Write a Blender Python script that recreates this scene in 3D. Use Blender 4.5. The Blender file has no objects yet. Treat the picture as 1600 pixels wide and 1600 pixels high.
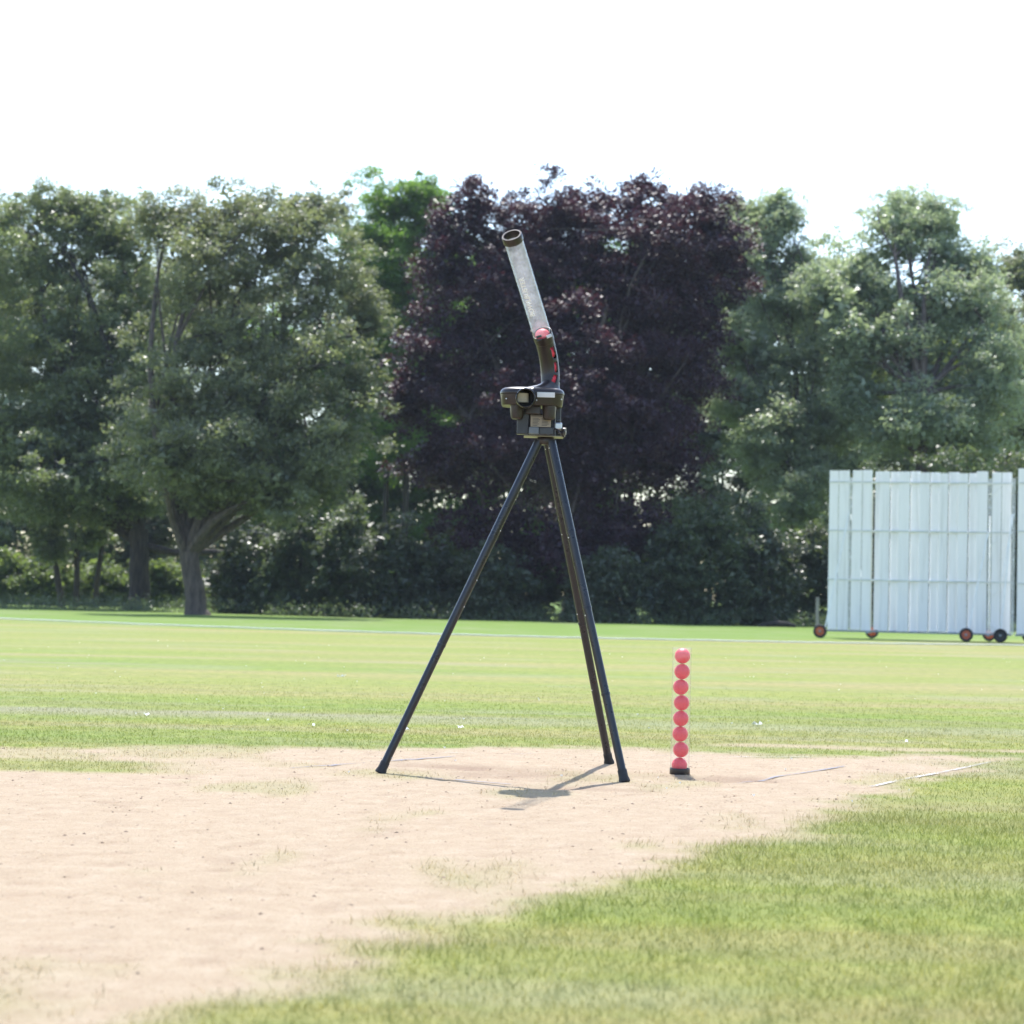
import bpy, math, random
import numpy as np
from mathutils import Vector, Matrix

# ------------------------------------------------------------------ camera, sky, sun, exposure
sc = bpy.context.scene
R = math.radians
cam_d = bpy.data.cameras.new("camera")
cam = bpy.data.objects.new("camera", cam_d)
sc.collection.objects.link(cam)
sc.camera = cam
cam_d.sensor_width = 36.0
cam_d.lens = 76.5
cam_d.clip_start = 0.1
cam_d.clip_end = 3000.0
cam_d.dof.use_dof = True
cam_d.dof.focus_distance = 10.1
cam_d.dof.aperture_fstop = 5.0
cam.matrix_world = (Matrix.Translation((0, 0, 0.82))
                    @ Matrix.Rotation(R(90) + math.atan(131 / 3400), 4, 'X')
                    @ Matrix.Rotation(R(1.25), 4, 'Z'))

SUN_EL, SUN_AZ = R(60), R(-2.0)           # azimuth from +Y, a touch to the left
world = bpy.data.worlds.new("World")
sc.world = world
world.use_nodes = True
wn = world.node_tree
for n in list(wn.nodes):
    wn.nodes.remove(n)
wo = wn.nodes.new("ShaderNodeOutputWorld")
wb = wn.nodes.new("ShaderNodeBackground")
ws = wn.nodes.new("ShaderNodeTexSky")
ws.sky_type = 'NISHITA'
ws.sun_disc = False
ws.sun_elevation = SUN_EL
ws.sun_rotation = SUN_AZ
ws.air_density = 1.0
ws.dust_density = 1.0
ws.ozone_density = 1.0
wb.inputs[1].default_value = 0.15
wn.links.new(ws.outputs[0], wb.inputs[0])
wn.links.new(wb.outputs[0], wo.inputs[0])

sun_d = bpy.data.lights.new("sun", 'SUN')
sun_d.energy = 3.3
sun_d.angle = R(0.53)
sun_d.color = (1.0, 0.965, 0.915)
sun = bpy.data.objects.new("sun", sun_d)
sc.collection.objects.link(sun)
to_sun = Vector((math.sin(SUN_AZ) * math.cos(SUN_EL), math.cos(SUN_AZ) * math.cos(SUN_EL), math.sin(SUN_EL)))
sun.rotation_euler = to_sun.to_track_quat('Z', 'Y').to_euler()
sun.location = (0, 40, 60)

sc.view_settings.view_transform = 'Standard'
sc.view_settings.look = 'None'
sc.view_settings.exposure = 1.32
sc.view_settings.gamma = 1.0
sc.view_settings.use_curve_mapping = False
sc.render.engine = 'CYCLES'
sc.cycles.use_denoising = True
sc.cycles.max_bounces = 10
sc.cycles.transparent_max_bounces = 24
sc.cycles.transmission_bounces = 6
sc.cycles.diffuse_bounces = 4
sc.cycles.caustics_reflective = False
sc.cycles.caustics_refractive = False
sc.cycles.sample_clamp_indirect = 8.0

random.seed(11)
rng = np.random.default_rng(11)
COL = sc.collection

# ------------------------------------------------------------------ helpers
def tag(o, label=None, cat=None, group=None, kind=None):
    if label: o["label"] = label
    if cat: o["category"] = cat
    if group: o["group"] = group
    if kind: o["kind"] = kind
    return o

def empty(name, loc, label, cat, group=None, rz=0.0):
    o = bpy.data.objects.new(name, None)
    o.empty_display_size = 0.1
    o.location = loc
    o.rotation_euler = (0, 0, rz)
    COL.objects.link(o)
    return tag(o, label, cat, group)

def link_mesh(name, me, mat, parent=None, loc=None):
    o = bpy.data.objects.new(name, me)
    COL.objects.link(o)
    if mat is not None and not me.materials:
        me.materials.append(mat)
    if parent is not None:
        o.parent = parent
    if loc is not None:
        o.location = loc
    return o

def np_mesh(name, verts, faces_flat, nper, smooth=False):
    """fast mesh from numpy: verts (N,3), faces_flat (M*nper)"""
    me = bpy.data.meshes.new(name)
    nv = len(verts)
    nf = len(faces_flat) // nper
    me.vertices.add(nv)
    me.vertices.foreach_set("co", np.ascontiguousarray(verts, dtype=np.float32).ravel())
    me.loops.add(nf * nper)
    me.loops.foreach_set("vertex_index", np.ascontiguousarray(faces_flat, dtype=np.int32))
    me.polygons.add(nf)
    me.polygons.foreach_set("loop_start", np.arange(0, nf * nper, nper, dtype=np.int32))
    me.polygons.foreach_set("use_smooth", np.full(nf, smooth, dtype=bool))
    me.update(calc_edges=True)
    me.validate()
    return me

class MB:
    """collects shapes, then links them as one mesh object"""
    def __init__(s):
        s.v, s.f, s.sm = [], [], []
    def add(s, verts, faces, smooth=False):
        b = len(s.v)
        s.v += [tuple(float(c) for c in p) for p in verts]
        s.f += [tuple(i + b for i in f) for f in faces]
        s.sm += [smooth] * len(faces)
        return s
    def box(s, c, size, rot=None, bev=0.0):
        hx, hy, hz = [k / 2 for k in size]
        if bev <= 0:
            vs = [Vector((x, y, z)) for x in (-hx, hx) for y in (-hy, hy) for z in (-hz, hz)]
            fs = [(0, 1, 3, 2), (4, 6, 7, 5), (0, 4, 5, 1), (2, 3, 7, 6), (0, 2, 6, 4), (1, 5, 7, 3)]
        else:
            import bmesh
            bm = bmesh.new()
            bmesh.ops.create_cube(bm, size=1.0)
            for v in bm.verts:
                v.co = Vector((v.co.x * size[0], v.co.y * size[1], v.co.z * size[2]))
            bmesh.ops.bevel(bm, geom=list(bm.edges), offset=bev, segments=2, affect='EDGES', profile=0.5)
            bm.verts.index_update()
            vs = [v.co.copy() for v in bm.verts]
            fs = [[v.index for v in f.verts] for f in bm.faces]
            bm.free()
        M = rot if rot is not None else Matrix.Identity(3)
        c = Vector(c)
        return s.add([M @ v + c for v in vs], fs)
    def tube(s, pts, rad, n=16, caps=True, smooth=True):
        pts = [Vector(p) for p in pts]
        if not hasattr(rad, '__len__'):
            rad = [rad] * len(pts)
        vs, fs = [], []
        t0 = (pts[1] - pts[0]).normalized()
        u = t0.orthogonal().normalized()
        for i, p in enumerate(pts):
            t = (pts[min(i + 1, len(pts) - 1)] - pts[max(i - 1, 0)]).normalized()
            u = (u - t * u.dot(t)).normalized()
            w = t.cross(u)
            for k in range(n):
                a = 2 * math.pi * k / n
                vs.append(p + (u * math.cos(a) + w * math.sin(a)) * rad[i])
        for i in range(len(pts) - 1):
            for k in range(n):
                k2 = (k + 1) % n
                fs.append((i * n + k, i * n + k2, (i + 1) * n + k2, (i + 1) * n + k))
        s.add(vs, fs, smooth)
        if caps:
            m = (len(pts) - 1) * n
            s.add(vs[:n], [tuple(range(n))[::-1]])
            s.add(vs[m:m + n], [tuple(range(n))])
        return s
    def lathe(s, prof, origin=(0, 0, 0), axis=(0, 0, 1), n=32, smooth=True):
        """prof: list of (r, h); r=0 closes"""
        z = Vector(axis).normalized()
        x = z.orthogonal().normalized()
        y = z.cross(x)
        o = Vector(origin)
        vs, fs = [], []
        for r, h in prof:
            for k in range(n):
                a = 2 * math.pi * k / n
                vs.append(o + z * h + (x * math.cos(a) + y * math.sin(a)) * max(r, 1e-5))
        for i in range(len(prof) - 1):
            for k in range(n):
                k2 = (k + 1) % n
                fs.append((i * n + k, i * n + k2, (i + 1) * n + k2, (i + 1) * n + k))
        return s.add(vs, fs, smooth)
    def build(s, name, mat, parent=None, off=(0, 0, 0), loc=None, sharp=True):
        me = bpy.data.meshes.new(name)
        o3 = Vector(off)
        me.from_pydata([Vector(p) - o3 for p in s.v], [], s.f)
        me.polygons.foreach_set("use_smooth", s.sm)
        me.update()
        if sharp and any(s.sm):
            try:
                me.set_sharp_from_angle(angle=R(38))
            except Exception:
                pass
        return link_mesh(name, me, mat, parent, loc)

# numpy value noise
def vnoise(x, y, seed=0):
    x = np.asarray(x, float); y = np.asarray(y, float)
    xi = np.floor(x).astype(np.int64); yi = np.floor(y).astype(np.int64)
    xf = x - xi; yf = y - yi
    def h(a, b):
        n = (a * 374761393 + b * 668265263 + seed * 982451653) & 0xFFFFFFFF
        n = ((n ^ (n >> 13)) * 1274126177) & 0xFFFFFFFF
        return ((n ^ (n >> 16)) & 0xFFFF) / 65535.0
    u = xf * xf * (3 - 2 * xf); v = yf * yf * (3 - 2 * yf)
    return (h(xi, yi) * (1 - u) + h(xi + 1, yi) * u) * (1 - v) + (h(xi, yi + 1) * (1 - u) + h(xi + 1, yi + 1) * u) * v
def fbm(x, y, seed=0, oct=4):
    t = 0; a = 0.5; s = 0
    for o in range(oct):
        t = t + a * vnoise(x * 2 ** o, y * 2 ** o, seed + o); s += a; a *= 0.5
    return t / s
def sstep(x):
    x = np.clip(x, 0, 1)
    return x * x * (3 - 2 * x)

# ------------------------------------------------------------------ material helpers
def new_mat(name):
    m = bpy.data.materials.new(name)
    m.use_nodes = True
    nt = m.node_tree
    for n in list(nt.nodes):
        nt.nodes.remove(n)
    out = nt.nodes.new("ShaderNodeOutputMaterial")
    return m, nt, out
def N(nt, typ, **kw):
    n = nt.nodes.new(typ)
    for k, v in kw.items():
        setattr(n, k, v)
    return n
def ramp(nt, fac, stops):
    n = nt.nodes.new("ShaderNodeValToRGB")
    e = n.color_ramp.elements
    while len(e) < len(stops):
        e.new(0.5)
    for i, (p, c) in enumerate(stops):
        e[i].position = p
        e[i].color = (*c, 1) if len(c) == 3 else c
    nt.links.new(fac, n.inputs[0])
    return n.outputs[0]
def mixc(nt, fac, a, b, blend='MIX'):
    n = nt.nodes.new("ShaderNodeMix")
    n.data_type = 'RGBA'
    n.blend_type = blend
    for sock, val in ((n.inputs[0], fac), (n.inputs[6], a), (n.inputs[7], b)):
        if hasattr(val, 'is_output') or isinstance(val, bpy.types.NodeSocket):
            nt.links.new(val, sock)
        elif isinstance(val, (int, float)):
            sock.default_value = val
        else:
            sock.default_value = (*val, 1)
    return n.outputs[2]
def noise(nt, vec, scale, detail=4, rough=0.55):
    n = nt.nodes.new("ShaderNodeTexNoise")
    n.inputs['Scale'].default_value = scale
    n.inputs['Detail'].default_value = detail
    n.inputs['Roughness'].default_value = rough
    if vec is not None:
        nt.links.new(vec, n.inputs['Vector'])
    return n.outputs[0]
def mapping(nt, vec, scale=(1, 1, 1), loc=(0, 0, 0)):
    n = nt.nodes.new("ShaderNodeMapping")
    n.inputs['Scale'].default_value = scale
    n.inputs['Location'].default_value = loc
    nt.links.new(vec, n.inputs[0])
    return n.outputs[0]

def solid(name, col, rough=0.5, metal=0.0, var=0.12, scale=30, bump=0.0, spec=0.5, coat=0.0):
    """principled with faint procedural mottling"""
    m, nt, out = new_mat(name)
    p = N(nt, "ShaderNodeBsdfPrincipled")
    tc = N(nt, "ShaderNodeTexCoord")
    nz = noise(nt, tc.outputs['Object'], scale, 5)
    lo = tuple(max(0, c * (1 - var)) for c in col)
    hi = tuple(min(1, c * (1 + var)) for c in col)
    nt.links.new(ramp(nt, nz, [(0.3, lo), (0.7, hi)]), p.inputs['Base Color'])
    rr = ramp(nt, noise(nt, tc.outputs['Object'], scale * 0.6, 3), [(0.3, (rough * 0.85,) * 3), (0.7, (min(1, rough * 1.15),) * 3)])
    nt.links.new(rr, p.inputs['Roughness'])
    p.inputs['Metallic'].default_value = metal
    p.inputs['Specular IOR Level'].default_value = spec
    p.inputs['Coat Weight'].default_value = coat
    if bump:
        b = N(nt, "ShaderNodeBump")
        b.inputs['Strength'].default_value = bump
        b.inputs['Distance'].default_value = 0.002
        nt.links.new(noise(nt, tc.outputs['Object'], scale * 8, 3), b.inputs['Height'])
        nt.links.new(b.outputs[0], p.inputs['Normal'])
    nt.links.new(p.outputs[0], out.inputs[0])
    return m

# turf colours, shared by the ground sheet and by the blades standing on it.
# attribute "turf": R = worn bare pitch, G = scuffed soil, B = pale dead grass
def turf_color(nt, blade=False):
    geo = N(nt, "ShaderNodeNewGeometry")
    pos = geo.outputs['Position']
    at = N(nt, "ShaderNodeAttribute", attribute_name="turf")
    sep = N(nt, "ShaderNodeSeparateColor")
    nt.links.new(at.outputs['Color'], sep.inputs[0])
    sx = N(nt, "ShaderNodeSeparateXYZ")
    nt.links.new(pos, sx.inputs[0])
    # mowing streaks run across the view
    st = noise(nt, mapping(nt, pos, (0.06, 0.36, 0)), 1.0, 6, 0.68)
    st2 = noise(nt, mapping(nt, pos, (0.25, 1.6, 0), (7, 3, 0)), 1.0, 4, 0.6)
    grass = ramp(nt, st, [(0.34, (0.150, 0.222, 0.040)), (0.50, (0.208, 0.240, 0.062)), (0.64, (0.262, 0.240, 0.105))])
    mot = noise(nt, mapping(nt, pos, (9, 5, 0), (1, 5, 0)), 1.0, 6, 0.7)
    grass = mixc(nt, 1.0, grass, ramp(nt, mot, [(0.30, (0.66, 0.74, 0.60)), (0.70, (1.26, 1.18, 1.2))]), 'MULTIPLY')
    grass = mixc(nt, ramp(nt, st2, [(0.42, (0, 0, 0)), (0.7, (0.5, 0.5, 0.5))]), grass, (0.205, 0.185, 0.095))
    # long unmown grass beyond the rope
    dist = N(nt, "ShaderNodeMapRange")
    dist.inputs[1].default_value = 42.5; dist.inputs[2].default_value = 47.0
    nt.links.new(sx.outputs[1], dist.inputs[0])
    ax = N(nt, "ShaderNodeMath", operation='ADD')          # rope curve bulges towards the viewer
    x2 = N(nt, "ShaderNodeMath", operation='MULTIPLY'); nt.links.new(sx.outputs[0], x2.inputs[0]); nt.links.new(sx.outputs[0], x2.inputs[1])
    x3 = N(nt, "ShaderNodeMath", operation='MULTIPLY'); nt.links.new(x2.outputs[0], x3.inputs[0]); x3.inputs[1].default_value = -0.05
    nt.links.new(sx.outputs[1], ax.inputs[0]); nt.links.new(x3.outputs[0], ax.inputs[1])
    nt.links.new(ax.outputs[0], dist.inputs[0])
    lush = mixc(nt, noise(nt, pos, 0.6, 5), (0.10, 0.185, 0.030), (0.155, 0.215, 0.048))
    grass = mixc(nt, dist.outputs[0], grass, lush)
    # dead pale strip
    grass = mixc(nt, sep.outputs[2], grass, (0.25, 0.245, 0.165))
    # worn pitch
    f1 = noise(nt, pos, 9.0, 6, 0.65)
    f2 = noise(nt, mapping(nt, pos, (60, 25, 1)), 1.0, 4, 0.6)
    straw = ramp(nt, f1, [(0.3, (0.330, 0.256, 0.178)), (0.52, (0.362, 0.288, 0.204)), (0.72, (0.395, 0.325, 0.24))])
    straw = mixc(nt, ramp(nt, f2, [(0.34, (0.5, 0.5, 0.5)), (0.44, (0, 0, 0))]), straw, (0.26, 0.18, 0.12))
    f3 = noise(nt, mapping(nt, pos, (95, 70, 1), (3, 1, 0)), 1.0, 3, 0.6)
    straw = mixc(nt, ramp(nt, f3, [(0.60, (0, 0, 0)), (0.72, (0.75, 0.75, 0.75))]), straw, (0.24, 0.15, 0.10))
    col = mixc(nt, sep.outputs[0], grass, straw)
    col = mixc(nt, sep.outputs[1], col, (0.235, 0.165, 0.115))
    return col, pos

def mat_ground():
    m, nt, out = new_mat("turf_ground")
    col, pos = turf_color(nt)
    fine = noise(nt, pos, 120.0, 4, 0.7)
    col = mixc(nt, ramp(nt, fine, [(0.35, (0.45,) * 3), (0.6, (0,) * 3)]), col, (0.75, 0.72, 0.68), 'MULTIPLY')
    p = N(nt, "ShaderNodeBsdfPrincipled")
    p.inputs['Roughness'].default_value = 0.9
    p.inputs['Specular IOR Level'].default_value = 0.15
    nt.links.new(col, p.inputs['Base Color'])
    b = N(nt, "ShaderNodeBump")
    b.inputs['Strength'].default_value = 0.6
    b.inputs['Distance'].default_value = 0.012
    nt.links.new(noise(nt, pos, 90.0, 5, 0.75), b.inputs['Height'])
    nt.links.new(b.outputs[0], p.inputs['Normal'])
    nt.links.new(p.outputs[0], out.inputs[0])
    return m
def mat_blade():
    m, nt, out = new_mat("turf_blades")
    col, pos = turf_color(nt)
    tone = N(nt, "ShaderNodeAttribute", attribute_name="tone")
    col = mixc(nt, 1.0, col, ramp(nt, tone.outputs['Fac'], [(0, (0.8, 0.86, 0.74)), (1, (1.75, 1.62, 1.5))]), 'MULTIPLY')
    d = N(nt, "ShaderNodeBsdfPrincipled")
    d.inputs['Roughness'].default_value = 0.6
    d.inputs['Specular IOR Level'].default_value = 0.3
    nt.links.new(col, d.inputs['Base Color'])
    t = N(nt, "ShaderNodeBsdfTranslucent")
    nt.links.new(col, t.inputs[0])
    mx = N(nt, "ShaderNodeMixShader")
    mx.inputs[0].default_value = 0.4
    nt.links.new(d.outputs[0], mx.inputs[1]); nt.links.new(t.outputs[0], mx.inputs[2])
    nt.links.new(mx.outputs[0], out.inputs[0])
    return m
def mat_leaf(name, dark, light, trans, rough=0.42, tf=0.4, spec=0.5):
    m, nt, out = new_mat(name)
    a = N(nt, "ShaderNodeAttribute", attribute_name="tone")
    col = ramp(nt, a.outputs['Fac'], [(0.0, dark), (1.0, light)])  # random leaf tone, its spread widened to paint in highlights and dark gaps
    tcol = ramp(nt, a.outputs['Fac'], [(0.0, tuple(c * 0.75 for c in trans)), (1.0, trans)])
    d = N(nt, "ShaderNodeBsdfPrincipled")
    d.inputs['Roughness'].default_value = rough
    d.inputs['Specular IOR Level'].default_value = spec
    nt.links.new(col, d.inputs['Base Color'])
    t = N(nt, "ShaderNodeBsdfTranslucent")
    nt.links.new(tcol, t.inputs[0])
    mx = N(nt, "ShaderNodeMixShader")
    mx.inputs[0].default_value = tf
    nt.links.new(d.outputs[0], mx.inputs[1]); nt.links.new(t.outputs[0], mx.inputs[2])
    nt.links.new(mx.outputs[0], out.inputs[0])
    return m
def mat_bark(name, a, b):
    m, nt, out = new_mat(name)
    tc = N(nt, "ShaderNodeTexCoord")
    v = mapping(nt, tc.outputs['Object'], (7, 7, 1.2))
    nz = noise(nt, v, 1.6, 7, 0.65)
    p = N(nt, "ShaderNodeBsdfPrincipled")
    p.inputs['Roughness'].default_value = 0.9
    nt.links.new(ramp(nt, nz, [(0.35, a), (0.65, b)]), p.inputs['Base Color'])
    bp = N(nt, "ShaderNodeBump"); bp.inputs['Distance'].default_value = 0.06
    nt.links.new(nz, bp.inputs['Height']); nt.links.new(bp.outputs[0], p.inputs['Normal'])
    nt.links.new(p.outputs[0], out.inputs[0])
    return m
def mat_paint(name, col, wear):
    """worn crease paint: the gaps between the worn flecks are clear"""
    m, nt, out = new_mat(name)
    tc = N(nt, "ShaderNodeTexCoord")
    nz = noise(nt, tc.outputs['Object'], 55, 6, 0.75)
    nz2 = noise(nt, tc.outputs['Object'], 3.0, 3, 0.5)
    ad = N(nt, "ShaderNodeMath", operation='ADD'); nt.links.new(nz, ad.inputs[0]); nt.links.new(nz2, ad.inputs[1])
    hf = N(nt, "ShaderNodeMath", operation='MULTIPLY'); hf.inputs[1].default_value = 0.5
    nt.links.new(ad.outputs[0], hf.inputs[0])
    f = ramp(nt, hf.outputs[0], [(max(0, wear - 0.05), (0, 0, 0)), (min(1, wear + 0.05), (0.9, 0.9, 0.9))])
    d = N(nt, "ShaderNodeBsdfDiffuse"); d.inputs[0].default_value = (*col, 1)
    t = N(nt, "ShaderNodeBsdfTransparent")
    mx = N(nt, "ShaderNodeMixShader")
    nt.links.new(f, mx.inputs[0]); nt.links.new(t.outputs[0], mx.inputs[1]); nt.links.new(d.outputs[0], mx.inputs[2])
    nt.links.new(mx.outputs[0], out.inputs[0])
    return m
def mat_clear(name, milk, tint=(0.95, 0.97, 1.0)):
    """clear plastic wall: see-through, fresnel gloss, a little milky scatter from scuffs"""
    m, nt, out = new_mat(name)
    tc = N(nt, "ShaderNodeTexCoord")
    tr = N(nt, "ShaderNodeBsdfTransparent"); tr.inputs[0].default_value = (0.99, 0.995, 0.995, 1)
    gl = N(nt, "ShaderNodeBsdfGlossy"); gl.inputs['Roughness'].default_value = 0.15
    df = N(nt, "ShaderNodeBsdfDiffuse"); df.inputs[0].default_value = (*tint, 1)
    tl = N(nt, "ShaderNodeBsdfTranslucent"); tl.inputs[0].default_value = (*tint, 1)
    ds = N(nt, "ShaderNodeMixShader"); ds.inputs[0].default_value = 0.5
    nt.links.new(df.outputs[0], ds.inputs[1]); nt.links.new(tl.outputs[0], ds.inputs[2])
    nz = noise(nt, tc.outputs['Object'], 25, 5, 0.6)
    mk = ramp(nt, nz, [(0.3, (milk * 0.6,) * 3), (0.7, (milk * 1.4,) * 3)])
    m1 = N(nt, "ShaderNodeMixShader")
    nt.links.new(mk, m1.inputs[0]); nt.links.new(tr.outputs[0], m1.inputs[1]); nt.links.new(ds.outputs[0], m1.inputs[2])
    fr = N(nt, "ShaderNodeFresnel"); fr.inputs[0].default_value = 1.45
    geo = N(nt, "ShaderNodeNewGeometry")            # gloss on the outer skin of each wall only
    inv = N(nt, "ShaderNodeMath", operation='SUBTRACT'); inv.inputs[0].default_value = 1.0
    nt.links.new(geo.outputs['Backfacing'], inv.inputs[1])
    fx = N(nt, "ShaderNodeMath", operation='MULTIPLY')
    nt.links.new(fr.outputs[0], fx.inputs[0]); nt.links.new(inv.outputs[0], fx.inputs[1])
    m2 = N(nt, "ShaderNodeMixShader")
    nt.links.new(fx.outputs[0], m2.inputs[0]); nt.links.new(m1.outputs[0], m2.inputs[1]); nt.links.new(gl.outputs[0], m2.inputs[2])
    nt.links.new(m2.outputs[0], out.inputs[0])
    return m

M_GROUND, M_BLADE = mat_ground(), mat_blade()
BLACK = solid("black_plastic", (0.021, 0.0145, 0.0145), 0.36, var=0.15, bump=0.08)
LEGM = solid("black_leg_tube", (0.014, 0.015, 0.022), 0.30, var=0.2, bump=0.03)
RUBBER = solid("rubber", (0.018, 0.018, 0.02), 0.7, var=0.2)
BRACKET = solid("grey_bracket", (0.026, 0.028, 0.034), 0.4, var=0.2)
ALU = solid("brushed_metal", (0.45, 0.46, 0.48), 0.35, metal=0.9, var=0.15)
CHROME = solid("chrome", (0.75, 0.75, 0.76), 0.15, metal=1.0, var=0.05)
LABEL = solid("label_paper", (0.30, 0.24, 0.17), 0.6, var=0.1)
INK = solid("label_ink", (0.10, 0.08, 0.06), 0.7)
SILVER = solid("silver_sticker", (0.62, 0.60, 0.60), 0.3, var=0.08)
WHEELT = solid("tan_wheel_rubber", (0.50, 0.42, 0.30), 0.7, var=0.08)
DARKIN = solid("dark_inside", (0.006, 0.006, 0.008), 0.6)
WHITEINK = solid("white_print", (0.85, 0.86, 0.88), 0.5, var=0.05)
RED = solid("red_ball", (0.82, 0.05, 0.085), 0.55, var=0.06, scale=120, bump=0.25)
PINK = solid("pink_ball", (0.88, 0.055, 0.085), 0.45, var=0.06, scale=120, bump=0.25)
PLATE = solid("zinc_plate", (0.25, 0.25, 0.2), 0.4, var=0.1)
M_TUBE = mat_clear("scuffed_clear_tube", 0.065, (0.90, 0.93, 1.0))
M_TUBE2 = mat_clear("clear_tube", 0.045)

# ------------------------------------------------------------------ the ground
def turf_masks(x, y):
    n = fbm(x * 1.3, y * 1.3, 3) - 0.5
    n2 = fbm(x * 7, y * 7, 9, 3) - 0.5
    yt = np.interp(x, [-6, -1.6, 0, 2.4, 5], [11.0, 11.25, 11.75, 11.85, 11.9])
    m1 = sstep((yt - y + n * 0.9 + n2 * 0.35) / 0.45 + 0.5)
    s = (x - 1.25) * 0.92 - (y - 8.54) * 0.39
    m2 = sstep((-s + n * 0.5 + n2 * 0.35) / 0.40 + 0.5)
    tongue = sstep((-1.25 - x + n * 0.6) / 0.6) * sstep((y - 9.62 + n * .3) / 0.25) * sstep((10.5 - y + n * .3) / 0.25)
    band = sstep((x - 0.9) / 0.5) * sstep(1 - np.abs(y - 12.35 + n * 0.3) / 0.28) * 0.8
    bare = np.clip(m1 * m2 * (1 - 0.9 * tongue) + band, 0, 1)
    # patches where the grass still grows through
    thin = sstep((fbm(x * 2.2 + 5, y * 1.1, 21) - 0.56) / 0.2)
    bare = bare * (1 - 0.35 * thin)
    def spot(cx, cy, rx, ry):
        return np.clip(1.25 - np.hypot((x - cx) / rx, (y - cy) / ry) + n2 * 1.6, 0, 1)
    soil = 0.75 * spot(-0.31, 10.42, .22, .16) + 0.5 * spot(0.05, 10.05, .38, .32) + 0.75 * spot(1.04, 10.02, .3, .16) + .5 * spot(.35, 9.35, .3, .12)
    soil = soil + 0.28 * sstep((fbm(x * 16, y * 10, 33, 3) - 0.66) / 0.1) * bare
    soil = np.clip(soil, 0, 0.85) * np.clip(bare * 1.4, 0, 1)
    pale = sstep(1 - np.abs(y - 14.25 + 0.04 * x + n * 0.5) / 0.75) * 0.55
    pale = pale + 0.35 * sstep((fbm(x * .5, y * 2.0, 41) - 0.55) / 0.2)
    return bare, soil, np.clip(pale, 0, 0.8)
def ground_z(x, y):
    near = np.clip(1 - np.abs(y - 9) / 30, 0, 1)
    b, s, _ = turf_masks(x, y)
    z = (fbm(x * 1.1, y * 1.1, 51) - 0.5) * 0.012 + (fbm(x * 9, y * 9, 61, 3) - 0.5) * 0.003 - 0.012 * s
    return z * near

ys = np.concatenate([np.arange(-3, 3, 0.5), np.arange(3, 13.5, 0.055), np.arange(13.5, 18, 0.1), np.geomspace(18, 120, 90), np.geomspace(130, 900, 14)])
xm = np.concatenate([np.arange(0, 3.2, 0.055), np.geomspace(3.25, 30, 55), np.geomspace(34, 700, 14)])
xs = np.concatenate([-xm[::-1][:-1], xm])
GX, GY = np.meshgrid(xs, ys)
gx, gy = GX.ravel(), GY.ravel()
gz = ground_z(gx, gy)
nx, ny = len(xs), len(ys)
ii = (np.arange(ny - 1)[:, None] * nx + np.arange(nx - 1)[None, :]).ravel()
quads = np.stack([ii, ii + 1, ii + 1 + nx, ii + nx], 1).ravel()
gme = np_mesh("ground", np.stack([gx, gy, gz], 1), quads, 4, True)
b_, s_, p_ = turf_masks(gx, gy)
att = gme.color_attributes.new("turf", 'FLOAT_COLOR', 'POINT')
att.data.foreach_set("color", np.stack([b_, s_, p_, np.ones_like(b_)], 1).astype(np.float32).ravel())
ground = link_mesh("ground", gme, M_GROUND)
tag(ground, "sunlit cricket outfield grass with a worn straw pitch", "ground", kind="structure")

# grass blades and straw bits standing on it
def blades(name, d0, d1, dens, hgt, wid, keep, label, seed, lie, fade=None):
    r = np.random.default_rng(seed)
    hw = 0.2353 * d1 * 1.35 + 0.5
    n = int((d1 - d0) * 2 * hw * dens)
    x = r.uniform(-hw, hw, n); y = r.uniform(d0, d1, n)
    ok = np.abs(x) < 0.2353 * y * 1.35 + 0.5
    x, y = x[ok], y[ok]
    b, s, p = turf_masks(x, y)
    u = r.random(len(x))
    ok = keep(b, s, u)
    if fade: ok &= r.random(len(x)) < np.clip((d1 - y) / (d1 - fade), 0, 1) ** 1.5
    x, y, b, s, p = x[ok], y[ok], b[ok], s[ok], p[ok]
    n = len(x)
    z = ground_z(x, y) - 0.001
    ang = r.uniform(0, 2 * np.pi, n)
    h = hgt * r.uniform(0.5, 1.3, n) * (0.55 + 1.1 * fbm(x * 6, y * 6, 71, 3))
    lean = r.normal(0, lie[0], (n, 2)) + 0.0
    L = np.stack([lean[:, 0] * h, lean[:, 1] * h, h * lie[1]], 1)
    w = np.stack([np.cos(ang), np.sin(ang), np.zeros(n)], 1) * (wid * r.uniform(.6, 1.3, n))[:, None]
    base = np.stack([x, y, z], 1)
    V = np.stack([base - w, base + w, base + L], 1).reshape(-1, 3)
    me = np_mesh(name, V, np.arange(3 * n), 3)
    ca = me.color_attributes.new("turf", 'FLOAT_COLOR', 'POINT')
    c = np.stack([b, s, p, np.ones(n)], 1).repeat(3, 0).astype(np.float32)
    ca.data.foreach_set("color", c.ravel())
    ta = me.attributes.new("tone", 'FLOAT', 'FACE')
    ta.data.foreach_set("value", r.random(n).astype(np.float32))
    o = link_mesh(name, me, M_BLADE)
    return tag(o, label, "grass", kind="stuff")
blades("grass_blades", 3.6, 8.5, 7000, 0.020, 0.0013, lambda b, s, u: u > b * 1.02, "short green grass on the near right of the pitch", 1, (0.5, 0.9))
blades("grass_blades", 8.5, 21, 3000, 0.013, 0.0018, lambda b, s, u: u > b * 1.0, "mown green grass fringing the far side of the pitch", 2, (0.5, 0.9), 11.5)
blades("straw_bits", 3.6, 8.5, 9000, 0.012, 0.0009, lambda b, s, u: u < b * .9, "dry straw stubble lying on the near pitch", 4, (1.0, 0.22))
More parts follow.
